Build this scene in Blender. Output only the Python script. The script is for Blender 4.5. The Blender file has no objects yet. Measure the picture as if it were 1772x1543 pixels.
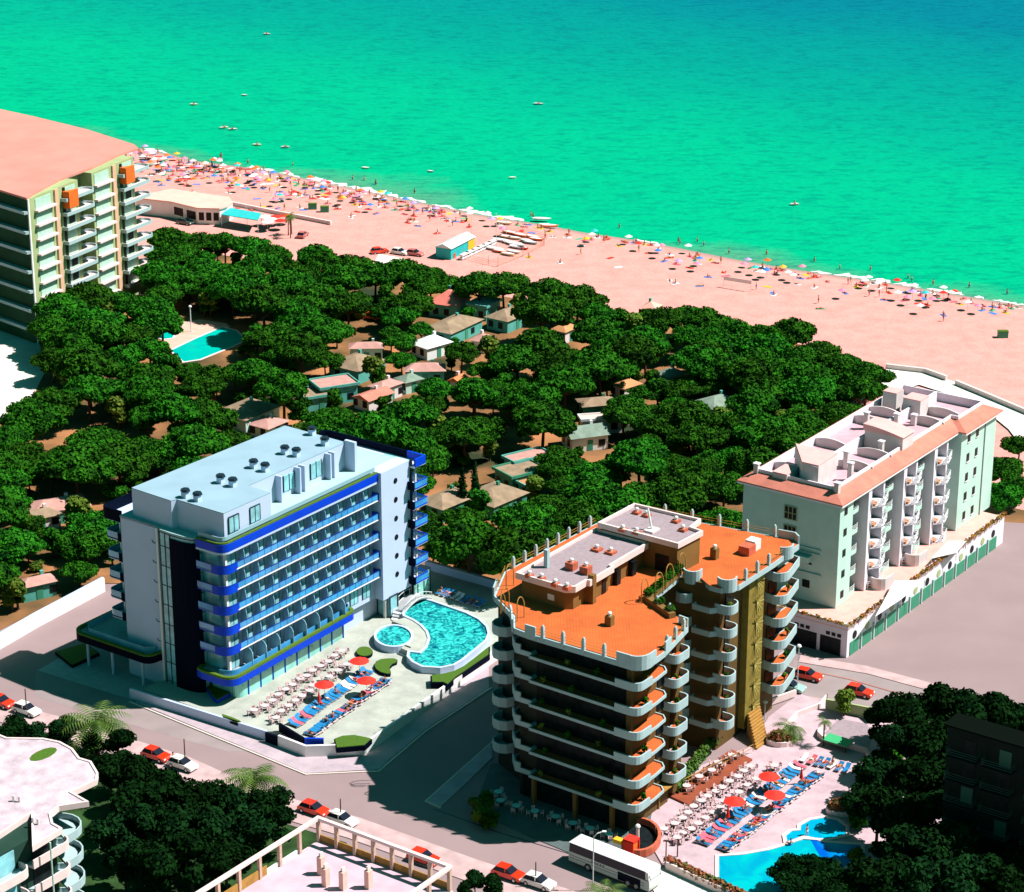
import bpy, bmesh, math, random
import numpy as np
from mathutils import Vector
R=math.radians; PI=math.pi
# ---------------------------------------------------------------- camera, sky, sun, exposure
sc=bpy.context.scene
F_PX=4200.0; PITCH=R(20.5); CAM_H=150.0
cam=bpy.data.cameras.new('camera'); camo=bpy.data.objects.new('camera',cam)
sc.collection.objects.link(camo); sc.camera=camo
cam.sensor_width=36; cam.lens=36*F_PX/1772; cam.clip_start=5; cam.clip_end=20000
camo.location=(0,0,CAM_H); camo.rotation_euler=(R(90)-PITCH,0,0)
SUN_EL=R(54); SUN_AZ=R(2)      # azimuth measured from +X towards +Y (away from the camera)
w=bpy.data.worlds.new('World'); sc.world=w; w.use_nodes=True
nt=w.node_tree; nt.nodes.clear()
sky=nt.nodes.new('ShaderNodeTexSky'); sky.sky_type='NISHITA'; sky.sun_disc=False
sky.sun_elevation=SUN_EL; sky.sun_rotation=R(90)-SUN_AZ; sky.air_density=1.0; sky.ozone_density=1.0; sky.altitude=100
tint=nt.nodes.new('ShaderNodeMix'); tint.data_type='RGBA'; tint.blend_type='MULTIPLY'; tint.inputs[0].default_value=1
tint.inputs[7].default_value=(0.10,0.78,0.50,1)
bg=nt.nodes.new('ShaderNodeBackground'); bg.inputs[1].default_value=0.055
wo=nt.nodes.new('ShaderNodeOutputWorld')
nt.links.new(sky.outputs[0],tint.inputs[6]); nt.links.new(tint.outputs[2],bg.inputs[0]); nt.links.new(bg.outputs[0],wo.inputs[0])
sl=bpy.data.lights.new('sun','SUN'); sl.energy=5.0; sl.angle=R(0.5); sl.color=(1,0.93,0.9)
so=bpy.data.objects.new('sun',sl); sc.collection.objects.link(so)
sd=Vector((math.cos(SUN_EL)*math.cos(SUN_AZ),math.cos(SUN_EL)*math.sin(SUN_AZ),math.sin(SUN_EL)))
so.rotation_euler=sd.to_track_quat('Z','Y').to_euler()
sc.view_settings.view_transform='Standard'; sc.view_settings.look='None'; sc.view_settings.gamma=1
sc.view_settings.use_curve_mapping=False; sc.view_settings.exposure=0.58
sc.cycles.max_bounces=5; sc.cycles.diffuse_bounces=1; sc.cycles.glossy_bounces=2; sc.cycles.transparent_max_bounces=6
# ---------------------------------------------------------------- helpers
cp_,sp_=math.cos(PITCH),math.sin(PITCH)
def G(u,v,z=0.0):            # where the sight line through a spot of the photograph meets height z
    dx=u-886; dy=771.5-v
    Y=dy*sp_+F_PX*cp_; Z=dy*cp_-F_PX*sp_; t=(z-CAM_H)/Z
    return (dx*t,Y*t)
def PR(x,y,z):
    zz=z-CAM_H; d=y*cp_-zz*sp_; up=y*sp_+zz*cp_
    return (886+F_PX*x/d,771.5-F_PX*up/d)
TA=R(54.5)                    # the street grid's long axis
class Frame:
    def __init__(s,o,a=TA): s.o=o; s.a=a; s.c=math.cos(a); s.s=math.sin(a)
    def L(s,u,v,z=0):
        x,y=G(u,v,z); dx=x-s.o[0]; dy=y-s.o[1]
        return (dx*s.c+dy*s.s,-dx*s.s+dy*s.c)
    def W(s,x,y): return (s.o[0]+x*s.c-y*s.s, s.o[1]+x*s.s+y*s.c)
def arc(cx,cy,r,a0,a1,n=8,ry=None):
    ry=r if ry is None else ry
    return [(cx+r*math.cos(R(a0+(a1-a0)*i/n)),cy+ry*math.sin(R(a0+(a1-a0)*i/n))) for i in range(n+1)]
class M:
    def __init__(s): s.v=[]; s.f=[]
    def add(s,vs,fs):
        b=len(s.v); s.v+=[tuple(p) for p in vs]; s.f+=[tuple(i+b for i in f) for f in fs]; return s
    def box(s,x0,x1,y0,y1,z0,z1):
        return s.add([(x0,y0,z0),(x1,y0,z0),(x1,y1,z0),(x0,y1,z0),(x0,y0,z1),(x1,y0,z1),(x1,y1,z1),(x0,y1,z1)],
          [(0,3,2,1),(4,5,6,7),(0,1,5,4),(1,2,6,5),(2,3,7,6),(3,0,4,7)])
    def rbox(s,cx,cy,sx,sy,z0,z1,a=0):
        c,q=math.cos(a),math.sin(a); P=[(cx+x*c-y*q,cy+x*q+y*c) for x,y in((-sx/2,-sy/2),(sx/2,-sy/2),(sx/2,sy/2),(-sx/2,sy/2))]
        return s.prism(P,z0,z1)
    def prism(s,P,z0,z1,P2=None):
        if sum(P[i][0]*P[(i+1)%len(P)][1]-P[(i+1)%len(P)][0]*P[i][1] for i in range(len(P)))<0:
            P=P[::-1]; P2=P2[::-1] if P2 else None
        n=len(P); P2=P2 or P
        return s.add([(x,y,z0) for x,y in P]+[(x,y,z1) for x,y in P2],
          [tuple(range(n))[::-1],tuple(range(n,2*n))]+[(i,(i+1)%n,n+(i+1)%n,n+i) for i in range(n)])
    def sheet(s,P,z):
        if sum(P[i][0]*P[(i+1)%len(P)][1]-P[(i+1)%len(P)][0]*P[i][1] for i in range(len(P)))<0: P=P[::-1]
        return s.add([(x,y,z) for x,y in P],[tuple(range(len(P)))])
    def band(s,P,t,z0,z1,closed=False):      # a wall of thickness t following a path (t measured to the left)
        n=len(P); Q=[]; PO=[]
        for i in range(n):
            a=P[(i-1)%n] if closed or i>0 else P[i]; b=P[(i+1)%n] if closed or i<n-1 else P[i]
            p=P[i]
            d1=Vector((p[0]-a[0],p[1]-a[1])); d2=Vector((b[0]-p[0],b[1]-p[1]))
            if d1.length<1e-6: d1=d2
            if d2.length<1e-6: d2=d1
            n1=Vector((-d1.y,d1.x)).normalized(); n2=Vector((-d2.y,d2.x)).normalized()
            m=(n1+n2); m=m.normalized() if m.length>1e-6 else n1
            k=t/max(0.4,m.dot(n1)); Q.append((p[0]+m.x*k,p[1]+m.y*k)); e=.012 if t>0 else -.012; PO.append((p[0]-m.x*e,p[1]-m.y*e))
        P=PO
        vs=[(x,y,z0) for x,y in P]+[(x,y,z0) for x,y in Q]+[(x,y,z1) for x,y in P]+[(x,y,z1) for x,y in Q]
        fs=[]
        for i in range(n if closed else n-1):
            j=(i+1)%n
            fs+=[(i,j,2*n+j,2*n+i),(n+i,3*n+i,3*n+j,n+j),(2*n+i,2*n+j,3*n+j,3*n+i),(i,n+i,n+j,j)]
        if not closed: fs+=[(0,2*n,3*n,n),(n-1,2*n-1,4*n-1,3*n-1)]
        return s.add(vs,fs)
    def cyl(s,x,y,z0,z1,r,n=10,r2=None):
        r2=r if r2 is None else r2
        a=[2*PI*i/n for i in range(n)]
        return s.add([(x+r*math.cos(t),y+r*math.sin(t),z0) for t in a]+[(x+r2*math.cos(t),y+r2*math.sin(t),z1) for t in a],
          [tuple(range(n))[::-1],tuple(range(n,2*n))]+[(i,(i+1)%n,n+(i+1)%n,n+i) for i in range(n)])
    def tube(s,p,q,r,n=6,r2=None):
        p=Vector(p);q=Vector(q);d=(q-p).normalized(); u=d.orthogonal().normalized(); w_=d.cross(u); r2=r if r2 is None else r2
        vs=[p+(u*math.cos(2*PI*i/n)+w_*math.sin(2*PI*i/n))*r for i in range(n)]+[q+(u*math.cos(2*PI*i/n)+w_*math.sin(2*PI*i/n))*r2 for i in range(n)]
        return s.add(vs,[tuple(range(n))[::-1],tuple(range(n,2*n))]+[(i,(i+1)%n,n+(i+1)%n,n+i) for i in range(n)])
    def path(s,pts,r,n=6):
        for a,b in zip(pts,pts[1:]): s.tube(a,b,r,n)
        return s
    def dome(s,x,y,z,r,h,n=10,k=3):
        vs=[];fs=[]
        for j in range(k):
            t=j/k*PI/2
            vs+=[(x+r*math.cos(t)*math.cos(2*PI*i/n),y+r*math.cos(t)*math.sin(2*PI*i/n),z+h*math.sin(t)) for i in range(n)]
        vs.append((x,y,z+h))
        for j in range(k-1): fs+=[(j*n+i,j*n+(i+1)%n,(j+1)*n+(i+1)%n,(j+1)*n+i) for i in range(n)]
        fs+=[((k-1)*n+i,(k-1)*n+(i+1)%n,k*n) for i in range(n)]
        return s.add(vs,fs)
    def mesh(s,name,mt,smooth=False):
        me=bpy.data.meshes.new(name); me.from_pydata(s.v,[],s.f); me.materials.append(mt)
        if smooth: me.polygons.foreach_set('use_smooth',[True]*len(me.polygons))
        me.update(); return me
    def build(s,name,mt,parent=None,loc=(0,0,0),rz=0,smooth=False):
        o=bpy.data.objects.new(name,s.mesh(name,mt,smooth)); sc.collection.objects.link(o)
        o.parent=parent; o.location=loc; o.rotation_euler=(0,0,rz); return o
def tag(o,label=None,cat=None,group=None,kind=None):
    if label: o['label']=label
    if cat: o['category']=cat
    if group: o['group']=group
    if kind: o['kind']=kind
    return o
def thing(name,label,cat,loc=(0,0,0),rz=0,group=None):
    o=bpy.data.objects.new(name,None); sc.collection.objects.link(o); o.empty_display_size=0.5
    o.location=loc; o.rotation_euler=(0,0,rz); return tag(o,label,cat,group)
KIDS={}
def kids(o):
    if o not in KIDS: KIDS[o]=[c for c in sc.collection.objects if c.parent==o]
    return KIDS[o]
def dup(o,loc=None,rz=None,label=None,group=None,parent=None,scale=None,mats=None):
    c=o.copy(); sc.collection.objects.link(c); c.parent=parent
    if loc is not None: c.location=loc
    if rz is not None: c.rotation_euler=(0,0,rz)
    if scale: c.scale=scale if isinstance(scale,tuple) else (scale,)*3
    if label: c['label']=label
    if group: c['group']=group
    for k in kids(o): dup(k,parent=c,mats=mats)
    if mats and o.type=='MESH':
        nm=o.name.split('.')[0]
        if nm in mats: c.material_slots[0].link='OBJECT'; c.material_slots[0].material=mats[nm]
    return c
MC={}
def mat(name,col,rough=0.7,nz=0.0,ns=1.0,metal=0,spec=0.3,bump=0.0,bs=None,col2=None,trans=0,ior=None,rnd=0.0,coord='Object'):
    if name in MC: return MC[name]
    m=bpy.data.materials.new(name); m.use_nodes=True; t=m.node_tree; b=t.nodes['Principled BSDF']
    b.inputs['Base Color'].default_value=(*col,1); b.inputs['Roughness'].default_value=rough
    b.inputs['Metallic'].default_value=metal; b.inputs['Specular IOR Level'].default_value=spec
    tc=t.nodes.new('ShaderNodeTexCoord')
    if nz or col2:
        n=t.nodes.new('ShaderNodeTexNoise'); n.inputs['Scale'].default_value=ns; n.inputs['Detail'].default_value=5
        t.links.new(tc.outputs[coord],n.inputs['Vector'])
        rp=t.nodes.new('ShaderNodeValToRGB'); rp.color_ramp.elements[0].position=0.34; rp.color_ramp.elements[1].position=0.66
        c2=col2 or tuple(c*(1-nz) for c in col); c1=col if col2 else tuple(min(1,c*(1+nz*0.5)) for c in col)
        rp.color_ramp.elements[0].color=(*c2,1); rp.color_ramp.elements[1].color=(*c1,1)
        t.links.new(n.outputs[0],rp.inputs[0]); last=rp.outputs[0]
        if rnd:
            oi=t.nodes.new('ShaderNodeObjectInfo'); mp=t.nodes.new('ShaderNodeMapRange'); mp.inputs[3].default_value=1-rnd; mp.inputs[4].default_value=1+rnd
            t.links.new(oi.outputs['Random'],mp.inputs[0]); hs=t.nodes.new('ShaderNodeHueSaturation')
            t.links.new(mp.outputs[0],hs.inputs['Value']); t.links.new(last,hs.inputs['Color']); last=hs.outputs[0]
            mh=t.nodes.new('ShaderNodeMath'); mh.operation='MULTIPLY_ADD'; mh.inputs[1].default_value=.022; mh.inputs[2].default_value=.482; t.links.new(oi.outputs['Random'],mh.inputs[0]); t.links.new(mh.outputs[0],hs.inputs['Hue'])
        t.links.new(last,b.inputs['Base Color'])
    if bump:
        n2=t.nodes.new('ShaderNodeTexNoise'); n2.inputs['Scale'].default_value=bs or ns*4; n2.inputs['Detail'].default_value=4
        t.links.new(tc.outputs[coord],n2.inputs['Vector']); bp=t.nodes.new('ShaderNodeBump'); bp.inputs['Strength'].default_value=bump; bp.inputs['Distance'].default_value=0.1
        t.links.new(n2.outputs[0],bp.inputs['Height']); t.links.new(bp.outputs[0],b.inputs['Normal'])
    if trans: b.inputs['Transmission Weight'].default_value=trans
    MC[name]=m; return m
def stripes(name,c1,c2,scale,rot=0,rough=.7,brick=None):
    if name in MC: return MC[name]
    m=mat(name,c1,rough); t=m.node_tree; b=t.nodes['Principled BSDF']; tc=t.nodes.new('ShaderNodeTexCoord')
    mp=t.nodes.new('ShaderNodeMapping'); mp.inputs['Rotation'].default_value=(0,0,rot); t.links.new(tc.outputs['Object'],mp.inputs[0])
    k=t.nodes.new('ShaderNodeTexBrick'); k.inputs['Color1'].default_value=(*c1,1); k.inputs['Color2'].default_value=(*[x*.93 for x in c1],1); k.inputs['Mortar'].default_value=(*c2,1)
    k.inputs['Scale'].default_value=scale; k.inputs['Mortar Size'].default_value=0.03 if not brick else brick[0]; k.offset=0 if not brick else brick[1]
    k.inputs['Brick Width'].default_value=.5; k.inputs['Row Height'].default_value=.25 if not brick else brick[2]
    t.links.new(mp.outputs[0],k.inputs[0])
    n=t.nodes.new('ShaderNodeTexNoise'); n.inputs['Scale'].default_value=.35; n.inputs['Detail'].default_value=7; n.inputs['Roughness'].default_value=.65; t.links.new(tc.outputs['Object'],n.inputs['Vector'])
    rp=t.nodes.new('ShaderNodeValToRGB'); e=rp.color_ramp.elements; e[0].position=.32; e[0].color=(.72,.74,.76,1); e[1].position=.62; e[1].color=(1,1,1,1); t.links.new(n.outputs[0],rp.inputs[0])
    mx=t.nodes.new('ShaderNodeMix'); mx.data_type='RGBA'; mx.blend_type='MULTIPLY'; mx.inputs[0].default_value=1; t.links.new(k.outputs[0],mx.inputs[6]); t.links.new(rp.outputs[0],mx.inputs[7]); t.links.new(mx.outputs[2],b.inputs['Base Color']); return m
# ---------------------------------------------------------------- materials
WHITE=mat('white_render',(.85,.85,.85),.75,.05,.6)
HWHITE=mat('hotel_white_paint',(.53,.65,.86),.6,.03,.3)
HROOF=mat('hotel_roof_membrane',(.28,.43,.53),.8,.08,.25)
HROOF2=mat('terrace_roof_membrane',(.38,.57,.60),.8,.07,.3)
BLUE=mat('blue_gloss_panel',(.0,.055,.66),.4,.1,.5,spec=.2)
NAVY=mat('navy_panel',(.002,.005,.016),.5,.1,.5,spec=0.02)
HGLASS=mat('teal_window_glass',(.28,.66,.74),.2,.3,.7,spec=.8)
HGLASS2=mat('pale_shopfront_glass',(.26,.70,.62),.12,.3,.3,spec=.8)
BGLASS=mat('blue_balustrade_glass',(.06,.36,.75),.15,.3,.35,spec=.8)
PGLASS=mat('partition_glass',(.30,.58,.80),.2,.2,.4,spec=.6)
DFRAME=mat('dark_window_frame',(.012,.025,.04),.4)
DARKWIN=mat('dark_window',(.010,.016,.018),.4,.5,1.2,spec=.12)
LIME=mat('lime_hedge',(.10,.20,.015),.8,.4,6,bump=.6)
LAWN=mat('lawn',(.07,.16,.012),.9,.35,8,bump=.4)
DECK=stripes('pale_terrace_tiles',(.50,.53,.46),(.42,.45,.39),1.4,TA,.8)
CONC=mat('grey_concrete',(.42,.44,.46),.85,.12,1)
ASPH=mat('mauve_asphalt',(.31,.225,.23),.9,.07,.12,bump=.2,bs=12)
ASPH2=mat('grey_mauve_road',(.32,.26,.26),.9,.12,.2,bump=.2,bs=12)
PAVE=stripes('pink_white_paving',(.68,.56,.60),(.36,.27,.33),2.4,TA,.85,(.05,.5,.35))
KERB=mat('pale_kerb_stone',(.78,.66,.60),.8,.1,2)
PINKPV=mat('pink_pavement',(.54,.38,.38),.9,.18,.5)
PALEPV=mat('pale_pavement',(.80,.74,.66),.9,.10,.3)
SAND=None
EARTH=mat('orange_earth',(.46,.20,.08),.95,.0,.06,col2=(.02,.035,.012),bump=.5,bs=3)
ODECK=stripes('pink_stone_deck',(.64,.47,.51),(.54,.38,.42),1.0,TA,.85)
OTILE=stripes('terracotta_roof_tiles',(.72,.155,.035),(.50,.10,.02),1.3,TA,.85)
PTILE=mat('pink_terrace_tile',(.66,.38,.44),.8,.1,.8)
CORAL=stripes('coral_roof_tiles',(.76,.26,.19),(.60,.20,.14),2.2,TA,.85,(.04,.5,.3))
SALMON=mat('salmon_roof_coating',(.66,.27,.22),.9,.10,.15)
GRAVEL=mat('mauve_gravel',(.34,.27,.30),.95,.12,2,bump=.3)
SHADEOCHRE=mat('shaded_ochre_render',(.13,.075,.02),.85,.2,.4)  # darker copy of the ochre, wall shade put into the colour
OCHRE=mat('ochre_render',(.21,.115,.03),.85,.12,.5)
OWHITE=mat('balcony_white',(.40,.54,.56),.7,.06,1)
PINKTRIM=mat('pink_white_coping',(.84,.66,.64),.8,.06,1)
GRWALL=mat('pale_green_render',(.50,.74,.65),.8,.07,.4)
LILAC=mat('pale_lilac_render',(.80,.76,.84),.8,.05,.5)
OLIVEW=mat('olive_beige_render',(.38,.46,.22),.85,.10,.3)
CURT=mat('pale_green_shutters',(.46,.70,.58),.6,.15,2)
GREEND=mat('green_door',(.05,.28,.17),.6,.12,1)
GREYW=mat('warm_grey_render',(.74,.66,.66),.85,.1,.6)
BRICKRED=mat('brick_red',(.55,.13,.07),.8,.2,1.5)
WOOD=stripes('red_brown_decking',(.38,.09,.04),(.20,.04,.02),1.6,TA,.8)
RUST=mat('ochre_ironwork',(.42,.22,.05),.7,.2,2)
STEEL=mat('white_railing',(.75,.78,.78),.5)
TROOF1=mat('tan_roof_tiles',(.32,.23,.15),.9,.22,.8)
TROOF2=mat('grey_green_roof',(.22,.30,.24),.9,.2,.8)
TROOF3=mat('rosy_roof',(.54,.29,.25),.9,.15,.8)
TEALW=mat('teal_wall',(.10,.42,.36),.8,.15,.7)
POOL=None
RED=mat('red_canvas',(.85,.035,.02),.8,.08,1)
LBLUE=mat('blue_lounger_fabric',(.01,.22,.50),.7,.1,2)
PWHITE=mat('white_plastic',(.62,.52,.53),.5)
TIMBER=mat('pale_timber',(.62,.42,.33),.8,.15,3)
BARK=mat('pine_bark',(.10,.055,.035),.95,.3,3)
YELLOW=mat('yellow_canvas',(.80,.48,.03),.8)
ORANGE=mat('orange_canvas',(.85,.16,.02),.8,.1,1)
TURQ=mat('turquoise_paint',(.02,.50,.50),.7,.1,1)
CREAM=mat('cream_paint',(.78,.62,.52),.8,.06,1)
LEAF=mat('pine_foliage',(.026,.178,.008),.8,0,.6,col2=(.003,.030,.003),spec=.04,rnd=.35)
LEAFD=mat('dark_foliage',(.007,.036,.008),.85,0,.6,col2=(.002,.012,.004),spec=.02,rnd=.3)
LEAFY=mat('yellow_green_foliage',(.12,.20,.015),.75,0,.8,col2=(.05,.11,.01),spec=.15,rnd=.25)
PALM=mat('palm_frond',(.10,.17,.02),.6,0,.8,col2=(.03,.08,.01),spec=.3)
SKIN=mat('sun_tanned_skin',(.50,.20,.11),.6)
HAIR=mat('dark_hair',(.03,.015,.01),.7)
TYRE=mat('black_rubber',(.01,.01,.01),.7); RIM=mat('wheel_rim',(.6,.6,.6),.4,metal=.6)
CGLASS=mat('car_glass',(.012,.016,.03),.15,spec=.35)
FLOWR=mat('red_flowers',(.65,.06,.03),.8,0,5,col2=(.55,.30,.02)); 
# ---------------------------------------------------------------- water and sand materials
def water_mat(name,shallow,deep,bs,rip=0.25,caustic=None,grad=None,rough=.3,spec=.03):
    m=mat(name,shallow,rough,spec=spec); t=m.node_tree; b=t.nodes['Principled BSDF']; tc=t.nodes.new('ShaderNodeTexCoord')
    mp=t.nodes.new('ShaderNodeMapping'); t.links.new(tc.outputs['Object'],mp.inputs[0])
    if grad:
        sx=t.nodes.new('ShaderNodeSeparateXYZ'); t.links.new(tc.outputs['Object'],sx.inputs[0])
        # metres out from the shore
        a=t.nodes.new('ShaderNodeMath'); a.operation='MULTIPLY'; a.inputs[1].default_value=grad[0]; t.links.new(sx.outputs[0],a.inputs[0])
        c=t.nodes.new('ShaderNodeMath'); c.operation='MULTIPLY_ADD'; c.inputs[1].default_value=grad[1]; t.links.new(sx.outputs[1],c.inputs[0]); t.links.new(a.outputs[0],c.inputs[2])
        n0=t.nodes.new('ShaderNodeTexNoise'); n0.inputs['Scale'].default_value=.014; n0.inputs['Detail'].default_value=4; t.links.new(tc.outputs['Object'],n0.inputs[0])
        d=t.nodes.new('ShaderNodeMath'); d.operation='MULTIPLY_ADD'; d.inputs[1].default_value=70; t.links.new(n0.outputs[0],d.inputs[0]); t.links.new(c.outputs[0],d.inputs[2])
        mr=t.nodes.new('ShaderNodeMapRange'); mr.inputs[1].default_value=grad[2]+35; mr.inputs[2].default_value=grad[3]+35; t.links.new(d.outputs[0],mr.inputs[0])
        rp=t.nodes.new('ShaderNodeValToRGB'); e=rp.color_ramp.elements
        e[0].color=(.07,.33,.19,1); e[0].position=0; e[1].color=(*deep,1); e[1].position=1
        x=e.new(.035); x.color=(*shallow,1); x=e.new(.30); x.color=(shallow[0],shallow[1]*.97,shallow[2]*1.05,1); x=e.new(.55); x.color=tuple((p+q)/2 for p,q in zip(shallow,deep))+(1,)
        t.links.new(mr.outputs[0],rp.inputs[0])
        # small dark wavelets
        mp2=t.nodes.new('ShaderNodeMapping'); mp2.inputs['Rotation'].default_value=(0,0,R(12)); mp2.inputs['Scale'].default_value=(.10,.26,1); t.links.new(tc.outputs['Object'],mp2.inputs[0])
        n1=t.nodes.new('ShaderNodeTexNoise'); n1.inputs['Scale'].default_value=2.0; n1.inputs['Detail'].default_value=6; n1.inputs['Roughness'].default_value=.65; t.links.new(mp2.outputs[0],n1.inputs[0])
        r2=t.nodes.new('ShaderNodeValToRGB'); r2.color_ramp.elements[0].position=.37; r2.color_ramp.elements[0].color=(.5,.72,.84,1); r2.color_ramp.elements[1].position=.51; r2.color_ramp.elements[1].color=(1,1,1,1)
        t.links.new(n1.outputs[0],r2.inputs[0]); mx=t.nodes.new('ShaderNodeMix'); mx.data_type='RGBA'; mx.blend_type='MULTIPLY'; mx.inputs[0].default_value=1
        t.links.new(rp.outputs[0],mx.inputs[6]); t.links.new(r2.outputs[0],mx.inputs[7]); t.links.new(mx.outputs[2],b.inputs['Base Color'])
    elif caustic:
        n1=t.nodes.new('ShaderNodeTexNoise'); n1.inputs['Scale'].default_value=caustic; n1.inputs['Detail'].default_value=2; n1.inputs['Distortion'].default_value=2.2; t.links.new(tc.outputs['Object'],n1.inputs[0])
        rp=t.nodes.new('ShaderNodeValToRGB'); e=rp.color_ramp.elements; e[0].position=.36; e[0].color=(*deep,1); e[1].position=.62; e[1].color=(*shallow,1)
        x=e.new(.5); x.color=tuple(p*.45+q*.55 for p,q in zip(shallow,deep))+(1,)
        t.links.new(n1.outputs[0],rp.inputs[0]); t.links.new(rp.outputs[0],b.inputs['Base Color'])
    mp3=t.nodes.new('ShaderNodeMapping'); mp3.inputs['Scale'].default_value=(1,1.7,1); t.links.new(tc.outputs['Object'],mp3.inputs[0])
    n2=t.nodes.new('ShaderNodeTexNoise'); n2.inputs['Scale'].default_value=bs; n2.inputs['Detail'].default_value=6; t.links.new(mp3.outputs[0],n2.inputs[0])
    bp=t.nodes.new('ShaderNodeBump'); bp.inputs['Strength'].default_value=rip; bp.inputs['Distance'].default_value=1.0; t.links.new(n2.outputs[0],bp.inputs['Height']); t.links.new(bp.outputs[0],b.inputs['Normal'])
    return m
SHN=(math.sin(R(34.2)),math.cos(R(34.2)))   # seaward direction
SHP=[(240,256),(300,268),(330,277),(400,286),(450,293),(520,307),(600,323),(680,340),(760,357),(820,369),(860,377),(905,383),(950,390),(1010,402),(1100,415),(1180,430),(1280,450),(1370,465),(1450,477),(1530,488),(1600,500),(1700,517),(1772,529)]
def shv(u):
    for a,b in zip(SHP,SHP[1:]):
        if u<=b[0]: break
    return a[1]+(b[1]-a[1])*(u-a[0])/(b[0]-a[0])
shore=[G(u,v,-.2) for u,v in SHP]
g0=(SHN[1],-SHN[0])
shore=[(shore[0][0]-g0[0]*900,shore[0][1]-g0[1]*900)]+[(shore[0][0]-g0[0]*k,shore[0][1]-g0[1]*k) for k in(60,25)]+shore+[(shore[-1][0]+g0[0]*k,shore[-1][1]+g0[1]*k) for k in(30,60,900)]
dsh=shore[10][0]*SHN[0]+shore[10][1]*SHN[1]
SEA=water_mat('sea_water',(.0,.42,.205),(.0,.175,.235),.45,.5,grad=(SHN[0],SHN[1],dsh-2,dsh+300))
POOLM=water_mat('pool_water_rippled',(.04,.62,.55),(.0,.10,.16),1.5,.25,caustic=.75)
POOL2=water_mat('pool_water_calm',(.0,.48,.36),(.0,.40,.36),1.5,.1,caustic=.12)
POOL5=water_mat('pool_water_turquoise',(.0,.44,.47),(.0,.30,.46),1.5,.1,caustic=.15)
POOL4=water_mat('pool_water_light_blue',(.0,.42,.58),(.0,.30,.52),1.5,.1,caustic=.2)
POOL3=water_mat('pool_water_blue',(.0,.42,.68),(.0,.10,.52),1.5,.1,caustic=.07)
def sand_mat():
    m=mat('beach_sand',(.80,.44,.345),.95,spec=.1); t=m.node_tree; b=t.nodes['Principled BSDF']
    ge=t.nodes.new('ShaderNodeNewGeometry'); sx=t.nodes.new('ShaderNodeSeparateXYZ'); t.links.new(ge.outputs['Position'],sx.inputs[0])
    mr=t.nodes.new('ShaderNodeMapRange'); mr.inputs[1].default_value=-.16; mr.inputs[2].default_value=.02; t.links.new(sx.outputs[2],mr.inputs[0])
    n=t.nodes.new('ShaderNodeTexNoise'); n.inputs['Scale'].default_value=.25; n.inputs['Detail'].default_value=8; n.inputs['Roughness'].default_value=.65; t.links.new(ge.outputs['Position'],n.inputs[0])
    rp=t.nodes.new('ShaderNodeValToRGB'); e=rp.color_ramp.elements; e[0].position=.33; e[0].color=(.64,.28,.245,1); e[1].position=.6; e[1].color=(.73,.345,.305,1)
    t.links.new(n.outputs[0],rp.inputs[0])
    mx=t.nodes.new('ShaderNodeMix'); mx.data_type='RGBA'; mx.inputs[6].default_value=(.36,.24,.22,1); t.links.new(mr.outputs[0],mx.inputs[0]); t.links.new(rp.outputs[0],mx.inputs[7]); t.links.new(mx.outputs[2],b.inputs['Base Color'])
    n2=t.nodes.new('ShaderNodeTexNoise'); n2.inputs['Scale'].default_value=1.2; n2.inputs['Detail'].default_value=6; t.links.new(ge.outputs['Position'],n2.inputs[0])
    bp=t.nodes.new('ShaderNodeBump'); bp.inputs['Strength'].default_value=.5; bp.inputs['Distance'].default_value=.25; t.links.new(n2.outputs[0],bp.inputs['Height']); t.links.new(bp.outputs[0],b.inputs['Normal'])
    return m
SAND=sand_mat()
# ---------------------------------------------------------------- ground, sea, beach
def struct(name,m,mt): return tag(m.build(name,mt),kind='structure')
struct('sea_bed',M().sheet([(-3000,250),(3000,250),(3000,9000),(-3000,9000)],-2.2),SAND)
struct('sea',M().sheet([(x-SHN[0]*14,y-SHN[1]*14) for x,y in shore]+[(3000,9000),(-3000,9000)],-.2),SEA)
OFF=[(-25,-2.3),(-4,-.5),(0,-.2),(2.0,-.08),(4.0,.06),(8,.22),(20,.16),(60,.05),(110,.012)]
bm=M(); n=len(shore)
for d,z in OFF: bm.v+=[(x-SHN[0]*d,y-SHN[1]*d,z) for x,y in shore]
for j in range(len(OFF)-1):
    for i in range(n-1): bm.f.append((j*n+i,(j+1)*n+i,(j+1)*n+i+1,j*n+i+1))
struct('beach',bm,SAND)
struct('ground',M().sheet([(-3000,60),(3000,60)]+[(x-SHN[0]*90,y-SHN[1]*90) for x,y in shore][::-1],0),ASPH)
# broken white surf along the water's edge
rs=random.Random(5); fm=M()
def shp(t):      # point on the shoreline, t in pixels across
    return G(t,shv(t),-.2)
for a,b,wd in [(246,290,.9),(425,475,1.3),(480,520,.8),(528,600,1.6),(600,690,1.7),(690,735,1.2),(745,790,.9),(790,850,1.5),(850,905,1.4),(930,962,.7),(1095,1140,.8),(1400,1438,.9),(1440,1500,1.4),(1505,1540,1.3),(1545,1592,1.2),(1602,1668,1.2),(1684,1702,1.0),(1715,1772,.7)]:
    k=max(4,int((b-a)/6)); L=[];U=[]
    for i in range(k+1):
        t=a+(b-a)*i/k; x,y=shp(t); e=math.sin(PI*i/k)**.5
        o=rs.uniform(-.5,.5)+.2; h=wd*(.35+.65*rs.random())*e*2.0+.05
        L.append((x+SHN[0]*o,y+SHN[1]*o)); U.append((x+SHN[0]*(o+h),y+SHN[1]*(o+h)))
    fm.sheet(L+U[::-1],-.17+rs.random()*.01)
tag(fm.build('surf',mat('white_foam',(.85,.85,.85),.9,.1,2)),'broken white line of surf along the edge of the sand','surf',kind='stuff')
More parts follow.
